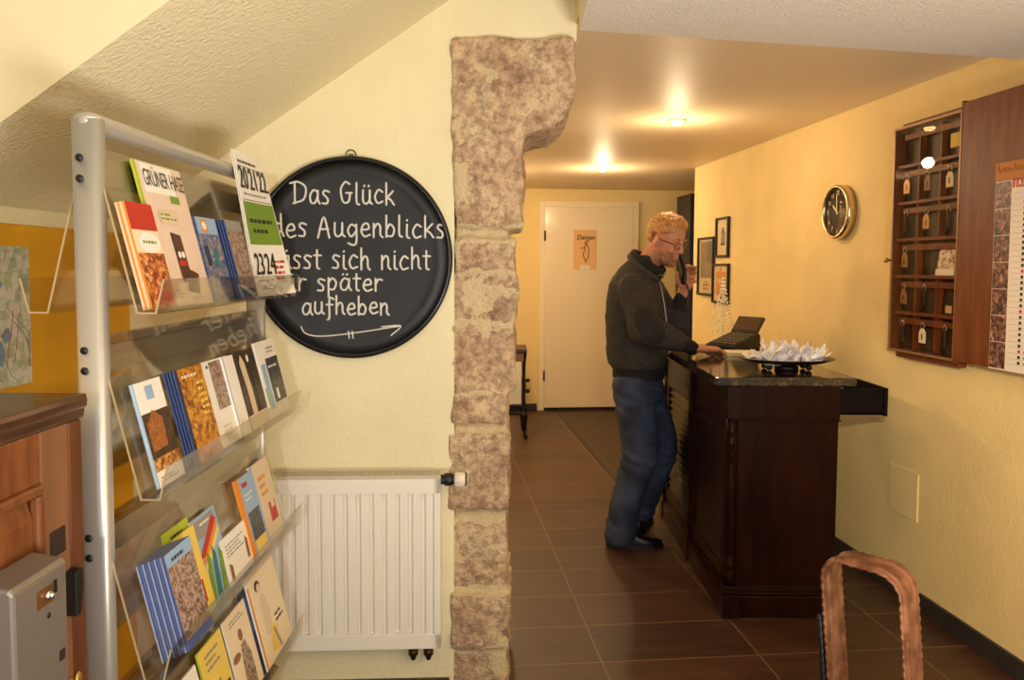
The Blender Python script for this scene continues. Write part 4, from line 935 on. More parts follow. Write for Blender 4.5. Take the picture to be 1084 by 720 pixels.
# ------------------------------------------------------------------ three small framed pictures
def picture(label, gy0, gy1, z0, z1, matw, art):
    g = thing('framed_picture',label,'picture',tuple(RG @ Vector((WX-0.01,(gy0+gy1)/2,z0))),TH,'framed pictures at the end of the right wall')
    m = MB(RG); t = 0.016
    for a,bq in (((gy0,z0),(gy0+t,z1)),((gy1-t,z0),(gy1,z1)),((gy0+t,z0),(gy1-t,z0+t)),((gy0+t,z1-t),(gy1-t,z1))): m.box((WX-0.022,a[0],a[1]),(WX-0.001,bq[0],bq[1]))
    obj('frame', m, black_m, g, bevel=0.002)
    m = MB(RG); m.box((WX-0.008,gy0+t,z0+t),(WX-0.002,gy1-t,z1-t)); obj('mount', m, mat('cream mount',(238,222,180),0.6), g)
    m = MB(RG); mats = []
    for i,(a,bq,c,d,mm) in enumerate(art):
        H_, W_ = z1-z0, gy1-gy0
        # a,c measured from the left edge as seen (the far, larger gy side)
        m.box((WX-0.0088-0.0003*i,gy1-c*W_,z0+bq*H_),(WX-0.0078-0.0003*i,gy1-a*W_,z0+d*H_),i); mats.append(mm)
    obj('print', m, mats, g)
    m = MB(RG); m.box((WX-0.0135,gy0+t,z0+t),(WX-0.0125,gy1-t,z1-t)); obj('glass', m, clear_mat('picture glass',(252,250,246),0.06), g)
pg = picture_mat('printed hall photograph',[P_(60,44,40),P_(130,96,80),P_(190,160,140)],30)
picture('leftmost framed poster with a photograph above red lettering on the yellow wall',5.675,6.02,1.247,1.685,0,[(.14,.30,.86,.92,pg),(.55,.55,.86,.93,inkset['dark']),(.32,.16,.7,.20,inkset['red']),(.34,.10,.66,.13,inkset['red']),(.36,.22,.64,.24,inkset['red'])])
picture('upper small black framed picture of a building beside the poster',5.39,5.635,1.53,1.815,0,[(.36,.36,.66,.66,inkset['grey']),(.44,.6,.58,.74,inkset['dark']),(.34,.30,.70,.36,inkset['dark'])])
picture('lower small black framed picture partly hidden by the bead ornament',5.375,5.69,1.20,1.485,0,[(.2,.2,.8,.8,inkset['orange']),(.3,.5,.7,.62,inkset['beige']),(.42,.82,.56,.9,inkset['orange'])])

# ------------------------------------------------------------------ key cabinet with wide wooden board on the right wall
kw = mat('oak veneer board',(98,48,20),0.42,rgb2=(128,70,34),vscale=7,stretch=(5,5,0.6),lo=0.3,hi=0.7,detail=6,spec=0.25)
kd = mat('dark key niche',(52,34,24),0.5)
KG0, KG1, KZ0, KZ1 = 2.885, 3.335, 1.092, 2.062
key = thing('key_cabinet','shallow wooden key cabinet with glass door and keys on the right wall','cabinet',tuple(RG @ Vector((WX-0.03,(KG0+KG1)/2,KZ0))),TH)
XF = WX-0.05
m = MB(RG); m.box((WX-0.008,KG0,KZ0-0.012),(WX-0.001,KG1-0.01,KZ1+0.012)); obj('back_board', m, kd, key)
m = MB(RG); t = 0.012
m.box((XF,KG0,KZ0),(WX-0.008,KG0+t,KZ1)); m.box((XF,KG1-t,KZ0),(WX-0.008,KG1,KZ1)); m.box((XF,KG0,KZ0),(WX-0.008,KG1,KZ0+t)); m.box((XF,KG0,KZ1-t),(WX-0.008,KG1,KZ1)); obj('case', m, kw, key, bevel=0.002)
m = MB(RG); m.box((WX-0.036,KG0,KZ1+0.001),(WX-0.001,KG1-0.03,KZ1+0.016)); obj('cornice', m, kw, key, bevel=0.002)
m = MB(RG); m.box((WX-0.036,KG0,KZ0-0.024),(WX-0.001,KG1-0.03,KZ0-0.001)); obj('ledge', m, kw, key, bevel=0.002)
rows = 6; rh = (KZ1-KZ0-2*t)/rows
def rz(i): return KZ1-t-(i+1)*rh                    # floor of row i, from the top
colw = (KG1-KG0-2*t)/3
for i in range(1, rows):
    m = MB(RG); m.box((XF+0.006,KG0+t,rz(i-1)-0.007),(WX-0.008,KG1-t,rz(i-1)+0.007)); obj('shelf', m, kw, key, bevel=0.001)
for i in range(rows):
    for c in (1,2):
        if i == 3 and c == 1: continue
        yy = KG0+t+c*colw; m = MB(RG); m.box((XF+0.014,yy-0.005,rz(i)+0.007),(WX-0.008,yy+0.005,rz(i)+rh-0.007)); obj('divider', m, kw, key)
    m = MB(RG); m.box((XF+0.012,KG0+t+0.01,rz(i)+rh-0.046),(XF+0.020,KG1-t-0.04,rz(i)+rh-0.022)); obj('hook_rail', m, kw, key, bevel=0.001)
fm = mat('door frame bronze strip',(150,110,74),0.4,0.4)
m = MB(RG); f_ = 0.010
for a,bq in (((KG0,KZ0),(KG0+f_,KZ1)),((KG1-f_,KZ0),(KG1,KZ1)),((KG0+f_,KZ0),(KG1-f_,KZ0+f_)),((KG0+f_,KZ1-f_),(KG1-f_,KZ1))): m.box((XF-0.008,a[0],a[1]),(XF-0.0005,bq[0],bq[1]))
kdoor = obj('door', m, fm, key, bevel=0.001)
m = MB(RG); m.box((XF-0.005,KG0+f_,KZ0+f_),(XF-0.002,KG1-f_,KZ1-f_)); obj('door_glass', m, clear_mat('cabinet glass',(250,246,240),0.045,0.02), kdoor)
m = MB(RG); m.cyl((XF-0.008,KG1-0.006,1.49),(XF-0.026,KG1-0.006,1.49),0.005,10); m.ball((XF-0.03,KG1-0.006,1.49),0.011,10); obj('door_knob', m, mat('brass knob',(200,160,90),0.25,1.0), kdoor)
m = MB(RG); m.box((XF-0.012,KG0-0.010,KZ0-0.004),(WX-0.001,KG0-0.0015,KZ1+0.03)); m.box((XF-0.012,2.05,KZ0+0.004),(WX-0.004,KG0-0.010,KZ1+0.022)); o = obj('wooden_board', m, kw, rotz=TH, bevel=0.002)
tag(o,'plain brown wooden board beside the glass key cabinet on the right wall','board')
XK = XF+0.009
tagm = dict(brass=mat('brass key tag',(150,112,64),0.35,0.5), pale=mat('pale key tag',(226,206,168),0.45), white=mat('white key tag',(246,238,220),0.4), dark=mat('dark key bunch',(44,36,30),0.4,0.5), dim=mat('dull key tag',(120,86,54),0.5))
def key_tag(row, col, kind, label):
    yy = KG1-t-(col+0.5)*colw                       # col counted from the left as seen (far side first)
    z = rz(row)+rh-0.034
    k = thing('key_tag', label,'key',tuple(RG @ Vector((XK,yy,z-0.08))),TH,'room keys in the glass key cabinet')
    m = MB(RG); m.cyl((XK+0.004,yy,z),(XK-0.004,yy,z),0.0035,8); m.tube([(XK-0.001,yy+0.012*math.cos(a),z-0.012+0.012*math.sin(a)) for a in [2*PI*q/14 for q in range(14)]],0.0014,5); obj('key_ring', m, chrome, k)
    m = MB(RG)
    if kind == 'dark':
        for q in range(3):
            dy = (q-1)*0.010; m.tube([(XK-0.002,yy+dy*.4,z-0.022),(XK-0.002,yy+dy,z-0.082-0.006*q)],0.0045,6); m.box((XK-0.004,yy+dy-.001,z-0.088-0.006*q),(XK-0.001,yy+dy+0.008,z-0.070-0.006*q))
        obj('key_blade', m, tagm['dark'], k)
    else:
        m.prism([(yy-0.022,z-0.084),(yy+0.022,z-0.084),(yy+0.022,z-0.040),(yy+0.012,z-0.024),(yy-0.012,z-0.024),(yy-0.022,z-0.040)],'x',XK-0.003,XK+0.001); obj('tag_plate', m, tagm[kind], k, bevel=0.0015)
        m = MB(RG); m.box((XK-0.0036,yy-0.004,z-0.070),(XK-0.0031,yy+0.004,z-0.045)); obj('tag_slot', m, kd, k)
key_tag(1,0,'brass','brass key tag in the left niche of the second row of the key cabinet')
key_tag(1,1,'dim','dull key tag in the middle niche of the second row of the key cabinet')
key_tag(1,2,'pale','pale key tag in the right niche of the second row of the key cabinet')
key_tag(2,0,'dark','dark keys in the left niche of the third row of the key cabinet')
key_tag(2,1,'brass','brass key tag in the middle niche of the third row of the key cabinet')
key_tag(2,2,'dark','dark keys in the right niche of the third row of the key cabinet')
key_tag(3,0,'brass','brass key tag in the left niche of the fourth row of the key cabinet')
key_tag(4,0,'brass','brass key tag in the left niche of the fifth row of the key cabinet')
key_tag(4,1,'dark','dark keys in the middle niche of the fifth row of the key cabinet')
key_tag(5,0,'dark','dark keys in the left niche of the bottom row of the key cabinet')
key_tag(5,1,'white','bright white key tag in the bottom row of the key cabinet')
key_tag(5,2,'dark','dark key bunch in the right niche of the bottom row of the key cabinet')
m = MB(RG); m.box((XK-0.002,KG0+0.022,rz(0)+0.035),(XK+0.002,KG0+0.085,rz(0)+0.090)); o = obj('note', m, mat('yellow note',(240,220,110),0.6), rotz=TH); tag(o,'yellow paper note in the top right corner of the key cabinet','note')
m = MB(RG @ Matrix.Translation((XK,2.985,rz(3)+0.0075)) @ Matrix.Rotation(0.12,4,'Y')); m.box((-0.001,-0.062,0),(0.001,0.048,0.105),0); m.box((-0.0014,-0.062,0),(-0.001,0.055,0.026),1); o = obj('postcard', m, [picture_mat('printed seaside postcard',[P_(40,60,110),P_(150,90,50),P_(230,220,200),P_(90,130,90)],26),paper], rotz=TH); tag(o,'colourful postcard standing in the fourth row of the key cabinet','postcard')
m = MB(RG); m.box((XK-0.004,KG0+0.03,rz(4)+0.009),(XK+0.012,KG0+0.085,rz(4)+0.052)); m.box((XK-0.0046,KG0+0.038,rz(4)+0.016),(XK-0.004,KG0+0.077,rz(4)+0.046),1); o = obj('small_box', m, [black_m, mat('peach box label',(206,160,110),0.5)], rotz=TH); tag(o,'small square box with peach label in the fifth row of the key cabinet','box')
# wall planner hanging on the board
RP = RG @ Matrix.Translation((0,-0.072,0))
pl = thing('wall_planner','tall paper year planner with column of photographs hanging on the wooden board','calendar',tuple(RG @ Vector((XF-0.016,2.60,1.09))),TH)
XP = XF-0.0125
m = MB(RP); m.box((XP-0.0012,2.30,1.095),(XP,2.752,1.775)); obj('sheet', m, mat('planner paper',(236,222,206),0.55), pl)
m = MB(RP); m.box((XP-0.0075,2.30,1.764),(XP,2.748,1.828)); hd = obj('header_strip', m, mat('ochre header strip',(190,114,34),0.55), pl, bevel=0.001)
m = MB(RP)
for q in range(7):                                             # faint script, too blurred to read
    y0 = 2.735-q*0.026; m.tube(catmull([Vector((XP-0.0078,y0,1.795)),Vector((XP-0.0078,y0-.006,1.795+(.026 if q%3==0 else .014))),Vector((XP-0.0078,y0-.012,1.793)),Vector((XP-0.0078,y0-.020,1.797+(.012 if q%2 else .006)))],5),0.0012,5)
obj('lettering', m, mat('brown script',(150,88,28),0.6), hd)
m = MB(RP)
for i in range(7):
    z0 = 1.100+i*0.0945; m.box((XP-0.0018,2.672,z0),(XP-0.001,2.750,z0+0.0925),0)
obj('photo_column', m, picture_mat('printed people photographs',[P_(20,16,20),P_(60,40,44),P_(140,90,70),P_(210,170,140)],28), pl)
m = MB(RP); m.box((XP-0.0017,2.30,1.735),(XP-0.001,2.668,1.768)); obj('month_bar', m, inkset['red'], pl)
m = MB(RP @ Matrix.Translation((XP-0.0020,2.655,1.742)) @ Matrix.Rotation(-PI/2,4,'Y') @ Matrix.Rotation(-PI/2,4,'Z')); m.text('J A N U A R', 0.026, ID, 0, 1.0, 0.0005); obj('month_lettering', m, paper, pl)
m = MB(RP); rr = random.Random(11)
for i in range(31):
    z0 = 1.718-i*0.0198
    m.box((XP-0.0016,2.60,z0),(XP-0.0011,2.612,z0+0.010),0 if i%7 else 1)
    if rr.random() < .7: m.box((XP-0.0016,2.585-rr.uniform(.03,.14),z0+0.002),(XP-0.0011,2.585,z0+0.007),0 if rr.random()<.7 else 1)
    m.box((XP-0.0015,2.305,z0-0.003),(XP-0.0011,2.66,z0-0.002),2)
obj('print', m, [ink, inkset['red'], inkset['grey']], pl)

# ------------------------------------------------------------------ console table, radiator valves and dark cupboard at the far end
cs = thing('console_table','small dark table with cast iron legs beyond the stone pillar','table',(-0.15,6.83,0))
iron = mat('black cast iron',(20,19,18),0.45,0.3)
m = MB(); m.box((-0.46,6.62,0.735),(0.128,7.06,0.765)); obj('table_top', m, mat('dark table wood',(60,42,34),0.4), cs, bevel=0.006)
for yy in (6.68,7.0):
  for xx in (0.105,-0.43):
    m = MB(); sx = 1 if xx > 0 else -1
    m.lathe([(0.012,0.06),(0.024,0.10),(0.030,0.17),(0.034,0.20),(0.038,0.205),(0.020,0.215),(0.014,0.24),(0.017,0.30),(0.012,0.36),(0.016,0.44),(0.012,0.52),(0.013,0.64),(0.020,0.70),(0.022,0.735)],12,0,Matrix.Translation((xx,yy,0)))
    m.tube([(xx,yy,0.10),(xx+sx*0.008,yy-0.004,0.05),(xx+sx*0.018,yy-0.008,0.014)],[0.016,0.012,0.016],10)
    obj('leg', m, iron, cs)
m = MB(); m.tube([(-0.43,6.68,0.215),(0.105,6.68,0.215)],0.012,8); m.tube([(-0.43,7.0,0.215),(0.105,7.0,0.215)],0.012,8); m.tube([(0.105,6.68,0.22),(0.105,7.0,0.22)],0.012,8); obj('stretcher', m, iron, cs)
m = MB(); m.box((-0.45,6.64,0.66),(0.10,6.66,0.735)); obj('apron', m, mat('apron wood',(150,110,80),0.5), cs, bevel=0.002)
wr = thing('wall_radiator','low white radiator with two black valves on the back wall behind the iron-legged table','radiator',tuple(RG @ Vector((0.55,7.9,0.1))),TH)
m = MB(RG); m.box((-0.05,7.87,0.075),(0.895,7.94,0.62)); obj('panel', m, enam, wr, bevel=0.006)
for z in (0.315,0.205):
    m = MB(RG); m.cyl((0.895,7.905,z),(0.955,7.905,z),0.012,10); m.ball((0.962,7.905,z),(0.024,0.024,0.022),8); obj('valve', m, iron, wr)
dk = thing('dark_cupboard','tall black glazed cupboard standing in the dark corridor behind the yellow wall end','cupboard',(1.87,7.35,0))
m = MB(RG); m.box((2.31,6.95,0.0),(2.90,7.35,0.42)); obj('base', m, mat('beige cupboard base',(170,126,84),0.5), dk, bevel=0.004)
m = MB(RG); m.box((2.30,6.95,0.42),(2.90,7.35,2.12)); obj('body', m, black_m, dk, bevel=0.004)
for z0,z1 in ((0.50,1.20),(1.26,1.66),(1.72,2.06)):
    m = MB(RG); m.box((2.33,6.945,z0),(2.86,6.951,z1)); obj('pane', m, mat('dark pane',(30,32,38),0.1), dk)

# ------------------------------------------------------------------ the man on the telephone
man = thing('person','man in grey zip sweater and jeans telephoning while writing at the dark counter','person',(0.66,4.16,0))
def vring(c, a, b_, yaw, n=28, ex=2.3, tilt=None):
    out = []; cy, sy = math.cos(yaw), math.sin(yaw)
    for k in range(n):
        t = 2*PI*k/n; c_, s_ = math.cos(t), math.sin(t)
        u = a*math.copysign(abs(c_)**(2/ex), c_); v = b_*math.copysign(abs(s_)**(2/ex), s_)
        out.append(Vector((c[0]+u*cy-v*sy, c[1]+u*sy+v*cy, c[2])))
    return out
D = math.radians
RSH, REL, RWR = Vector((.612,3.998,1.345)), Vector((.655,3.895,1.155)), Vector((.905,3.930,1.050))
LSH, LEL, LWR = Vector((.735,4.320,1.345)), Vector((.888,4.315,1.105)), Vector((.904,4.252,1.295))
def lerp(a, bq, t): return a+(bq-a)*t
# --- skin
HC = Vector((.792,4.115,1.598))
HM = Matrix.Translation(HC) @ Matrix.Rotation(D(-44),4,'Z') @ Matrix.Rotation(D(21),4,'Y') @ Matrix.Rotation(D(4),4,'X')
SECT = [(-.126,.072,.030,.024),(-.116,.084,.006,.038),(-.098,.089,-.022,.050),(-.075,.090,-.044,.0585),(-.05,.0905,-.064,.0655),(-.022,.0905,-.080,.0705),(.006,.0895,-.091,.0745),(.034,.0925,-.098,.077),(.062,.088,-.096,.0765),(.088,.074,-.083,.068),(.108,.050,-.062,.053),(.121,.020,-.035,.033),(.127,-.005,-.015,.010)]
def headrings(grow=0.0, s=1.0):
    R = []
    for z, xf, xb, hw in SECT:
        cx_ = (xf+xb)/2; a = (xf-xb)/2+grow
        R.append([HM @ Vector((cx_+a*math.copysign(abs(math.cos(t))**.92,math.cos(t)), (hw+grow)*math.copysign(abs(math.sin(t))**.92,math.sin(t)), z+(grow if z > .1 else 0))) for t in [2*PI*k/32 for k in range(32)]])
    return R
m = MB()
m.loft(headrings())
H_ = MB(HM)
def hb(c, r, rot=None):
    M_ = HM @ Matrix.Translation(c)
    if rot: M_ = M_ @ rot
    m.ball((0,0,0), r, 10, 0, M_)
m.tube([HM @ Vector(q) for q in ((.090,0,.018),(.099,0,-.006),(.108,0,-.028))],[.008,.010,.0125],12)       # nose bridge to tip
hb((.098,.0105,-.034),(.012,.009,.0085)); hb((.098,-.0105,-.034),(.012,.009,.0085))
for s_ in (1,-1):
    hb((.082,s_*.033,.026),(.014,.024,.008)); hb((.0775,s_*.032,.008),(.0115,.0165,.0075)); hb((.071,s_*.040,-.030),(.020,.020,.018))
    hb((-.004,s_*.082,-.004),(.020,.008,.032), Matrix.Rotation(D(12),4,'Y') @ Matrix.Rotation(D(s_*18),4,'Z')); hb((.0,s_*.079,-.030),(.009,.006,.010))
hb((.0885,0,-.060),(.0085,.022,.0048)); hb((.0875,0,-.072),(.0085,.019,.0055)); hb((.083,0,-.108),(.012,.020,.016))
for s_ in (1,-1): hb((.050,s_*.043,-.085),(.030,.018,.030))
m.tube([HM @ Vector((-.018,0,-.055)), Vector((.715,4.135,1.49)), Vector((.675,4.155,1.41))],[.058,.060,.072],20)
m.loft([vring((.66,4.16,.90),.11,.15,D(-15)),vring((.655,4.16,1.1),.125,.165,D(-20)),vring((.645,4.16,1.3),.11,.18,D(-25)),vring((.648,4.16,1.38),.085,.15,D(-25)),vring((.67,4.155,1.44),.06,.08,D(-25))])
m.tube([RSH,REL,lerp(REL,RWR,.5),RWR],[.055,.045,.042,.029],16); m.tube([LSH,LEL,lerp(LEL,LWR,.5),LWR],[.055,.045,.042,.029],16)
HIPN, KNN, ANN = Vector((.630,4.075,.86)), Vector((.665,4.065,.48)), Vector((.560,4.075,.085))
HIPF, KNF, ANF = Vector((.700,4.245,.86)), Vector((.800,4.235,.475)), Vector((.712,4.325,.09))
m.tube([HIPN,lerp(HIPN,KNN,.5),KNN,lerp(KNN,ANN,.35),ANN],[.082,.07,.052,.05,.036],16); m.tube([HIPF,lerp(HIPF,KNF,.5),KNF,lerp(KNF,ANF,.35),ANF],[.082,.07,.052,.05,.036],16)
m.tube([ANN,Vector((.590,4.083,.045)),Vector((.66,4.083,.036)),Vector((.74,4.082,.028))],[.030,.026,.021,.014],12); m.tube([ANF,Vector((.722,4.352,.045)),Vector((.745,4.41,.034)),Vector((.77,4.475,.026))],[.030,.026,.021,.014],12)
# right hand resting on the slab, fingers curled
m.tube([RWR,Vector((.935,3.937,1.0485)),Vector((.970,3.950,1.0475)),Vector((1.004,3.964,1.045))],[.0285,.030,.034,.031],16,0,None,(.56,1.18),up=(0,0,1))
dF = Vector((.90,.36,0)).normalized(); lF = Vector((-.37,.93,0)).normalized()
for off, L_, r_, dz in ((-.030,.058,.0082,-.004),(-.0105,.072,.0088,.0),(.010,.078,.0092,.002),(.030,.070,.0090,.0)):
    k0 = Vector((1.002,3.963,1.046+dz)) + lF*off
    sp = (dF + lF*(off*1.5)).normalized()
    m.tube([k0-sp*.03, k0, k0+sp*L_*.42+Vector((0,0,.003)), k0+sp*L_*.72+Vector((0,0,-.012)), k0+sp*L_*.92+Vector((0,0,-.0245+(-dz)*.5))],[r_*1.05,r_*1.12,r_,r_*.95,r_*.85],12)
m.tube([Vector((.930,3.960,1.043)),Vector((.955,3.994,1.036)),Vector((.990,4.016,1.028)),Vector((1.024,4.022,1.020))],[.014,.0125,.0105,.0092],12)
# left hand closed round the handset
m.tube([LWR,Vector((.912,4.247,1.325)),Vector((.928,4.240,1.365)),Vector((.938,4.238,1.405)),Vector((.936,4.238,1.445))],[.0275,.030,.034,.034,.028],16,0,None,(.62,1.12),up=(-.75,-.66,0))
for z0, r_, L_ in ((1.378,.0085,0),(1.402,.0092,.004),(1.427,.0094,.006),(1.451,.0090,.003)):
    m.tube([Vector((.940,4.245,z0-.006)),Vector((.962,4.222,z0)),Vector((.966,4.196,z0+.003)),Vector((.953,4.170-L_*.5,z0+.004)),Vector((.932-L_*.4,4.152-L_,z0+.004))],[r_*1.15,r_*1.1,r_,r_*.97,r_*.86],12)
m.tube([Vector((.910,4.243,1.350)),Vector((.884,4.222,1.372)),Vector((.870,4.203,1.400)),Vector((.868,4.190,1.428))],[.015,.0125,.0105,.0092],12)
skin = bpy.data.materials.new('skin'); skin.use_nodes = True
nt = skin.node_tree; N = nt.nodes; L = nt.links; b = N['Principled BSDF']; b.inputs['Roughness'].default_value = 0.5
b.inputs['Subsurface Weight'].default_value = 0.08; b.inputs['Subsurface Radius'].default_value = (.01,.004,.002)
at = N.new('ShaderNodeAttribute'); at.attribute_name = 'stubble'
nz_ = N.new('ShaderNodeTexNoise'); nz_.inputs['Scale'].default_value = 160; tc = N.new('ShaderNodeTexCoord'); L.new(tc.outputs['Object'], nz_.inputs['Vector'])
mu = N.new('ShaderNodeMath'); mu.operation = 'MULTIPLY'; L.new(at.outputs['Fac'], mu.inputs[0]); L.new(nz_.outputs['Fac'], mu.inputs[1])
mx = N.new('ShaderNodeMix'); mx.data_type = 'RGBA'; L.new(mu.outputs[0], mx.inputs[0]); mx.inputs[6].default_value = lin((206,142,112)); mx.inputs[7].default_value = lin((120,72,44)); L.new(mx.outputs[2], b.inputs['Base Color'])
me = fuse(m, 0.0036, 3)
HMi = HM.inverted()
att = me.attributes.new('stubble','FLOAT','POINT')
for v in me.vertices:
    q = HMi @ v.co; val = 0.0
    if -.16 < q.z < -.03 and q.x > -.015 and v.co.z > 1.42:
        val = min(1,max(0,(-.036-q.z)/.03))*min(1,(q.x+.015)/.03)
        if q.x > .070 and -.078 < q.z < -.052 and abs(q.y) < .02: val *= .25
    att.data[v.index].value = val*1.3
body = obj('body', None, skin, man, mesh=me)
# --- hair, cut short
def hairline(q): return (.072 if q.x > .07 else .072-(.07-q.x)*.62 if q.x > .025 else .044-(.025-q.x)*.9) - (.0 if abs(q.y) < .05 else .006)
m = MB(); m.loft(headrings(0.001))
me = fuse(m, 0.0045, 2)
bm = bmesh.new(); bm.from_mesh(me)
bmesh.ops.delete(bm, geom=[f for f in bm.faces if (HMi @ f.calc_center_median()).z < hairline(HMi @ f.calc_center_median()) or ((HMi @ f.calc_center_median()).z < -.055) or (abs((HMi @ f.calc_center_median()).y) > .055 and -.030 < (HMi @ f.calc_center_median()).x < .045 and (HMi @ f.calc_center_median()).z < .040)], context='FACES')
bm.normal_update()
for v in bm.verts:
    q = HMi @ v.co; dist = q.z-hairline(q); th = 0.011*min(1,max(0.0,dist/.03)) + .0015
    if q.x > .02 and q.z > .05: th += .006
    th *= 1+0.45*noise.noise(v.co*90)+.3*noise.noise(v.co*200)
    v.co += v.normal*th
bm.to_mesh(me); bm.free()
obj('hair', None, mat('short blond hair',(168,112,58),0.55,rgb2=(214,160,96),vscale=110,stretch=(1,1,.4),lo=.35,hi=.65), man, mesh=me)
for s_ in (1,-1):
    m = MB(HM); m.ball((.0785,s_*.032,.0005),(.0105,.0125,.0075),10); ey = obj('eye', m, mat('eye white',(222,210,196),0.2), man)
    m = MB(HM); m.ball((.0870,s_*.032,-.002),(.003,.005,.005),8); obj('iris', m, mat('iris',(60,50,44),0.2), ey)
    m = MB(HM); m.tube([(.091,s_*.014,.0285),(.0925,s_*.03,.033),(.080,s_*.052,.027)],[.003,.0038,.002],8); obj('eyebrow', m, mat('eyebrow hair',(140,92,50),.7), man)
# --- glasses
gm = mat('thin dark spectacle wire',(58,46,40),0.3,0.7)
gl = None
m = MB(HM)
for s_ in (1,-1):
    rim = [(.104-.012*abs(q[0])/.06,s_*(.033+q[0]),.0+q[1]) for q in [(.026*math.copysign(abs(math.cos(t))**.6,math.cos(t)),.0155*math.copysign(abs(math.sin(t))**.6,math.sin(t))) for t in [2*PI*k/28 for k in range(29)]]]
    m.tube(rim,0.0014,6)
    m.tube([(.098,s_*.060,.006),(.088,s_*.0715,.010),(.04,s_*.0795,.010),(-.004,s_*.0835,.010),(-.016,s_*.082,-.004)],0.0019,6)
m.tube([(.1035,.008,.004),(.109,0,.007),(.1035,-.008,.004)],0.0014,6)
gf = obj('glasses', m, gm, man)
for s_ in (1,-1):
    m = MB(HM); m.quad([(.1037-.012*abs(q[0])/.06,s_*(.033+q[0]),q[1]) for q in [(.0255*math.copysign(abs(math.cos(t))**.6,math.cos(t)),.015*math.copysign(abs(math.sin(t))**.6,math.sin(t))) for t in [2*PI*k/28 for k in range(28)]]]); obj('lens', m, clear_mat('spectacle lens',(252,250,246),0.14), gf)
# --- sweater
m = MB()
m.loft([vring((.668,4.16,.872),.134,.182,D(-15)),vring((.668,4.16,.925),.136,.184,D(-16)),vring((.660,4.16,.955),.152,.196,D(-18)),vring((.657,4.16,1.05),.156,.20,D(-20)),vring((.653,4.16,1.18),.153,.207,D(-24)),
        vring((.647,4.16,1.29),.142,.212,D(-25)),vring((.645,4.16,1.36),.126,.197,D(-25)),vring((.648,4.16,1.41),.112,.155,D(-25)),vring((.660,4.15,1.455),.094,.105,D(-26)),vring((.676,4.14,1.498),.068,.074,D(-28)),vring((.680,4.135,1.515),.052,.056,D(-28))])
def sleeve(S,E_,W,bulge):
    a = S+(S-E_).normalized()*(-.0)
    P = [S, lerp(S,E_,.35), lerp(S,E_,.75), E_+bulge, lerp(E_,W,.25), lerp(E_,W,.55), lerp(E_,W,.74), lerp(E_,W,.80), lerp(E_,W,.96)]
    m.tube(catmull(P,3),[q for q in [.0]*0] or [(lambda t:( .084-.018*t if t < .45 else .076-.027*(t-.45)/.3 if t < .75 else .049-.012*min(1,(t-.75)/.08)))(k/(3*(len(P)-1))) for k in range(3*(len(P)-1)+1)],20)
sleeve(RSH,REL,RWR,Vector((-.006,-.006,-.012))); sleeve(LSH,LEL,LWR,Vector((.004,.004,-.012)))
def wrinkle(c):
    q = Vector((c.x*9, c.y*9, c.z*20)); n_ = noise.noise(q)+.5*noise.noise(q*2.1)
    fold = math.sin((c.z*46+c.x*22)+3*noise.noise(c*6))
    near = math.exp(-((c-REL).length/.13)**2)+math.exp(-((c-LEL).length/.13)**2)+.5*math.exp(-((c.z-.97)/.05)**2)
    return .0035*n_+.0042*fold*near
me = fuse(m, 0.0075, 6, wrinkle)
grey_k = mat('dark grey knit',(52,47,45),0.9,var=.12,vscale=60,bump=.25,bscale=260,bdist=.003)
rib = mat('black ribbed knit',(24,22,22),0.85,bump=.3,bscale=200,bdist=.003)
rax, lax = (RWR-REL).normalized(), (LWR-LEL).normalized()
def region(c, n_):
    if c.z < .938: return 'hem'
    if (c-REL).length > .12 and c.y < 4.02 and (c-REL).dot(rax) > (RWR-REL).length*.775: return 'cuff_r'
    if (c-LWR).length < .09 and (c-LEL).dot(lax) > (LWR-LEL).length*.70: return 'cuff_l'
    q = c-(REL+Vector((.012,-.05,.015)))
    ax = (Vector((.6,0,-.8))).normalized(); al = q.dot(ax); pe = q.dot(Vector((.8,0,.6)))
    if c.y < 3.90 and (al/.098)**2+(pe/.058)**2 < 1: return 'patch'
    q = c-LEL
    return 'main'
def split_mesh(me, fn):
    bm = bmesh.new(); bm.from_mesh(me); bm.normal_update(); out = {}
    for f in bm.faces: out.setdefault(fn(f.calc_center_median(), f.normal), []).append(f)
    res = {}
    for k, fl in out.items():
        vs = {}; V = []; Fs = []
        for f in fl:
            ids = []
            for v in f.verts:
                if v.index not in vs: vs[v.index] = len(V); V.append(v.co.copy())
                ids.append(vs[v.index])
            Fs.append(ids)
        r_ = MB(); r_.add(V, Fs, 0, True); res[k] = r_
    bm.free(); return res
parts = split_mesh(me, region)
sw = obj('sweater', parts['main'], grey_k, man)
for k, nm in (('hem','hem_band'),('cuff_r','cuff'),('cuff_l','cuff'),('patch','elbow_patch')):
    if k in parts: obj(nm, parts[k], rib if k != 'patch' else mat('black elbow patch cloth',(32,29,28),.85), sw)
# stand collar round the neck, open in front, and the zip
e1 = Vector((.064,-.047,-.058)); e2 = Vector((.034,.066,0.0)); cc = Vector((.697,4.118,1.476))
nn_ = e1.cross(e2).normalized()
m = MB(); m.tube([cc+e1*(1.0*math.cos(t))+e2*(1.03*math.sin(t))+nn_*(.010*math.cos(t)) for t in [D(22)+D(316)*k/40 for k in range(41)]],.026,12,0,None,(1.0,.42),up=tuple(nn_)); obj('collar', m, rib, sw)
m = MB(); m.tube([cc+e1*(1.06*math.cos(t))+e2*(1.12*math.sin(t))-nn_*(.024) for t in [D(20)+D(320)*k/40 for k in range(41)]],.014,10,0,None,(1.1,.6),up=tuple(nn_)); obj('collar_facing', m, mat('grey collar cloth',(66,58,54),.9), sw)
fz = [(.660,1.0,.157,-19),(.656,1.1,.156,-21),(.652,1.19,.153,-24),(.647,1.29,.143,-25),(.646,1.35,.130,-25),(.655,1.405,.106,-25)]
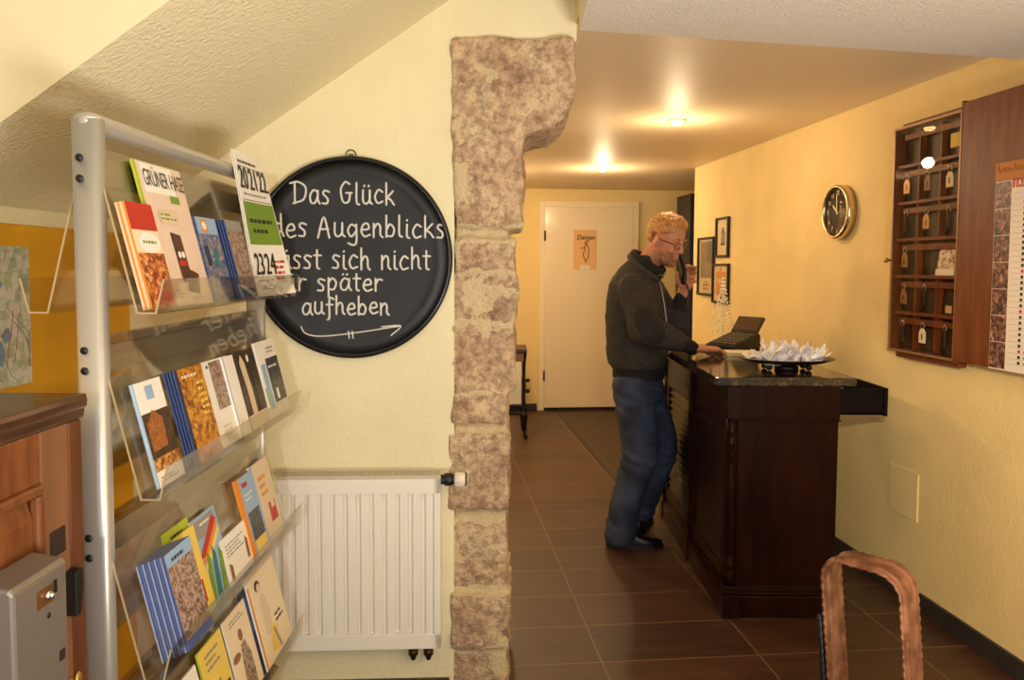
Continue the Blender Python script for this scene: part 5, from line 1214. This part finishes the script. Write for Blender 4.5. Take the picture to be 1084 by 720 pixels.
zp = [Vector((cx_+ (a+.004)*math.cos(D(yw)),4.16+(a+.004)*math.sin(D(yw)),z)) for cx_,z,a,yw in fz]+[cc+e1*1.16-nn_*.012, cc+e1*1.12+nn_*.02]
m = MB(); m.tube(catmull(zp,4),.0042,8); obj('zip', m, mat('zip metal',(150,140,128),.3,.9), sw)
m = MB(); q = cc+e1*1.16+nn_*.004; m.tube([q+Vector((-.03,-.035,.004)),q+Vector((0,-.004,.0))],.0035,8); obj('zip_pull', m, mat('zip metal'), sw)
# --- jeans
m = MB()
m.loft([vring((.662,4.16,.74),.118,.172,D(-12)),vring((.664,4.16,.82),.132,.182,D(-14)),vring((.668,4.16,.90),.126,.174,D(-15)),vring((.668,4.16,.935),.12,.168,D(-15))])
m.tube(catmull([HIPN+Vector((0,.0,-.02)),lerp(HIPN,KNN,.4),KNN+Vector((.0,0,.02)),lerp(KNN,ANN,.35),lerp(KNN,ANN,.7),Vector((.568,4.07,.055))],4),[.112-.0022*k for k in range(13)]+[.083,.082,.081,.080,.079,.079,.080,.081],22,caps=True)
m.tube(catmull([HIPF+Vector((0,0,-.02)),lerp(HIPF,KNF,.4),KNF+Vector((.0,0,.02)),lerp(KNF,ANF,.3),lerp(KNF,ANF,.65),lerp(KNF,ANF,.90)],4),[.112-.0020*k for k in range(13)]+[.086,.084,.081,.079,.077,.076,.075,.075],22)
def jw(c):
    n_ = noise.noise(Vector((c.x*10,c.y*10,c.z*16)))
    k = math.exp(-((c.z-.46)/.07)**2)+.8*math.exp(-((c.z-.76)/.07)**2)+.9*math.exp(-((c.z-.12)/.07)**2)
    return .004*n_+.004*k*math.sin(c.z*95+c.x*30+3*noise.noise(c*7))
me = fuse(m, 0.0075, 5, jw)
# flat hem: cut at the shoe
bm = bmesh.new(); bm.from_mesh(me)
bmesh.ops.delete(bm, geom=[f for f in bm.faces if f.calc_center_median().z < .030], context='FACES'); bm.to_mesh(me); bm.free()
jn = obj('jeans', None, mat('blue denim',(38,46,68),0.85,rgb2=(72,84,112),vscale=7,lo=.4,hi=.72,bump=.15,bscale=300,bdist=.002), man, mesh=me)
m = MB(); m.tube([Vector((.575,4.012,.885)),Vector((.60,3.985,.845)),Vector((.64,3.972,.825))],.003,6); m.tube([Vector((.70,4.004,.87)),Vector((.725,4.002,.845)),Vector((.757,4.02,.832))],.003,6)
obj('pocket_seam', m, mat('denim seam',(92,88,92),.8), jn)
# --- shoes
def shoe(heel, toe):
    ax = (toe-heel); Ln = ax.length; ax.normalize(); sd = Vector((-ax.y,ax.x,0))
    mm = MB(); R = []
    for t, hw, h, z0 in ((.0,.018,.045,.012),(.03,.030,.065,.006),(.15,.036,.085,.0),(.35,.036,.088,.002),(.5,.038,.070,.006),(.65,.044,.052,.003),(.82,.045,.042,.002),(.93,.034,.034,.004),(.985,.018,.024,.010),(1.0,.006,.018,.014)):
        c = heel+ax*(t*Ln); ring = []
        for k in range(20):
            a = 2*PI*k/20; cs_, sn = math.cos(a), math.sin(a)
            z = z0+.012+(h-.012)*max(0,sn)**.8 if sn > 0 else z0+.012+.012*sn
            ring.append(Vector((c.x,c.y,0))+sd*(hw*math.copysign(abs(cs_)**.7,cs_))+Vector((0,0,max(.001,z))))
        R.append(ring)
    mm.loft(R); s_ = obj('shoe', mm, mat('black shoe leather',(22,18,17),.3), man)
    mm = MB(); n_ = []
    for t, hw in ((0.0,.020),(.04,.033),(.15,.039),(.35,.037),(.5,.040),(.65,.046),(.82,.047),(.94,.034),(1.0,.010)): n_.append((t,hw))
    poly = [(heel+ax*(t*Ln*1.01)+sd*hw) for t,hw in n_]+[(heel+ax*(t*Ln*1.01)-sd*hw) for t,hw in n_[::-1]]
    mm.prism([(q.x,q.y) for q in poly],'z',0.0,0.014); obj('sole', mm, black_m, s_)
shoe(Vector((.497,4.085,0)),Vector((.792,4.082,0)))
shoe(Vector((.685,4.265,0)),Vector((.790,4.525,0)))
# --- handset and its cord
hs = thing('telephone_handset','black telephone handset held to the man\'s ear, its cord hanging down','telephone',(.903,4.172,1.385))
B0, T0 = Vector((.906,4.166,1.383)), Vector((.862,4.196,1.575)); fa = Vector((-.72,-.30,-.2)).normalized()
m = MB(); m.tube(catmull([B0+fa*.010,lerp(B0,T0,.12)+fa*.004,lerp(B0,T0,.3)-fa*.006,lerp(B0,T0,.6)-fa*.008,lerp(B0,T0,.88)+fa*.002,T0+fa*.008],4),[.017,.019,.020,.020,.019,.0185,.018,.0175,.017,.017,.0165,.0165,.017,.0175,.018,.019,.0195,.020,.0205,.020,.018],14,0,None,(.75,1.25),up=tuple(fa)); obj('grip', m, ph_m, hs)
m = MB(); cp = catmull([Vector((.910,4.168,1.372)),Vector((.925,4.150,1.32)),Vector((.940,4.175,1.20)),Vector((.960,4.26,1.08)),Vector((1.02,4.36,1.022)),Vector((1.10,4.37,1.020))],40)
hel = []
for k, q in enumerate(cp):
    t_ = (cp[min(k+1,len(cp)-1)]-cp[max(k-1,0)]).normalized(); u_ = t_.orthogonal().normalized(); w_ = t_.cross(u_); a = k*1.7; hel.append(q+u_*(.004*math.cos(a))+w_*(.004*math.sin(a)))
m.tube(hel,.0022,5); obj('cord', m, ph_m, hs)
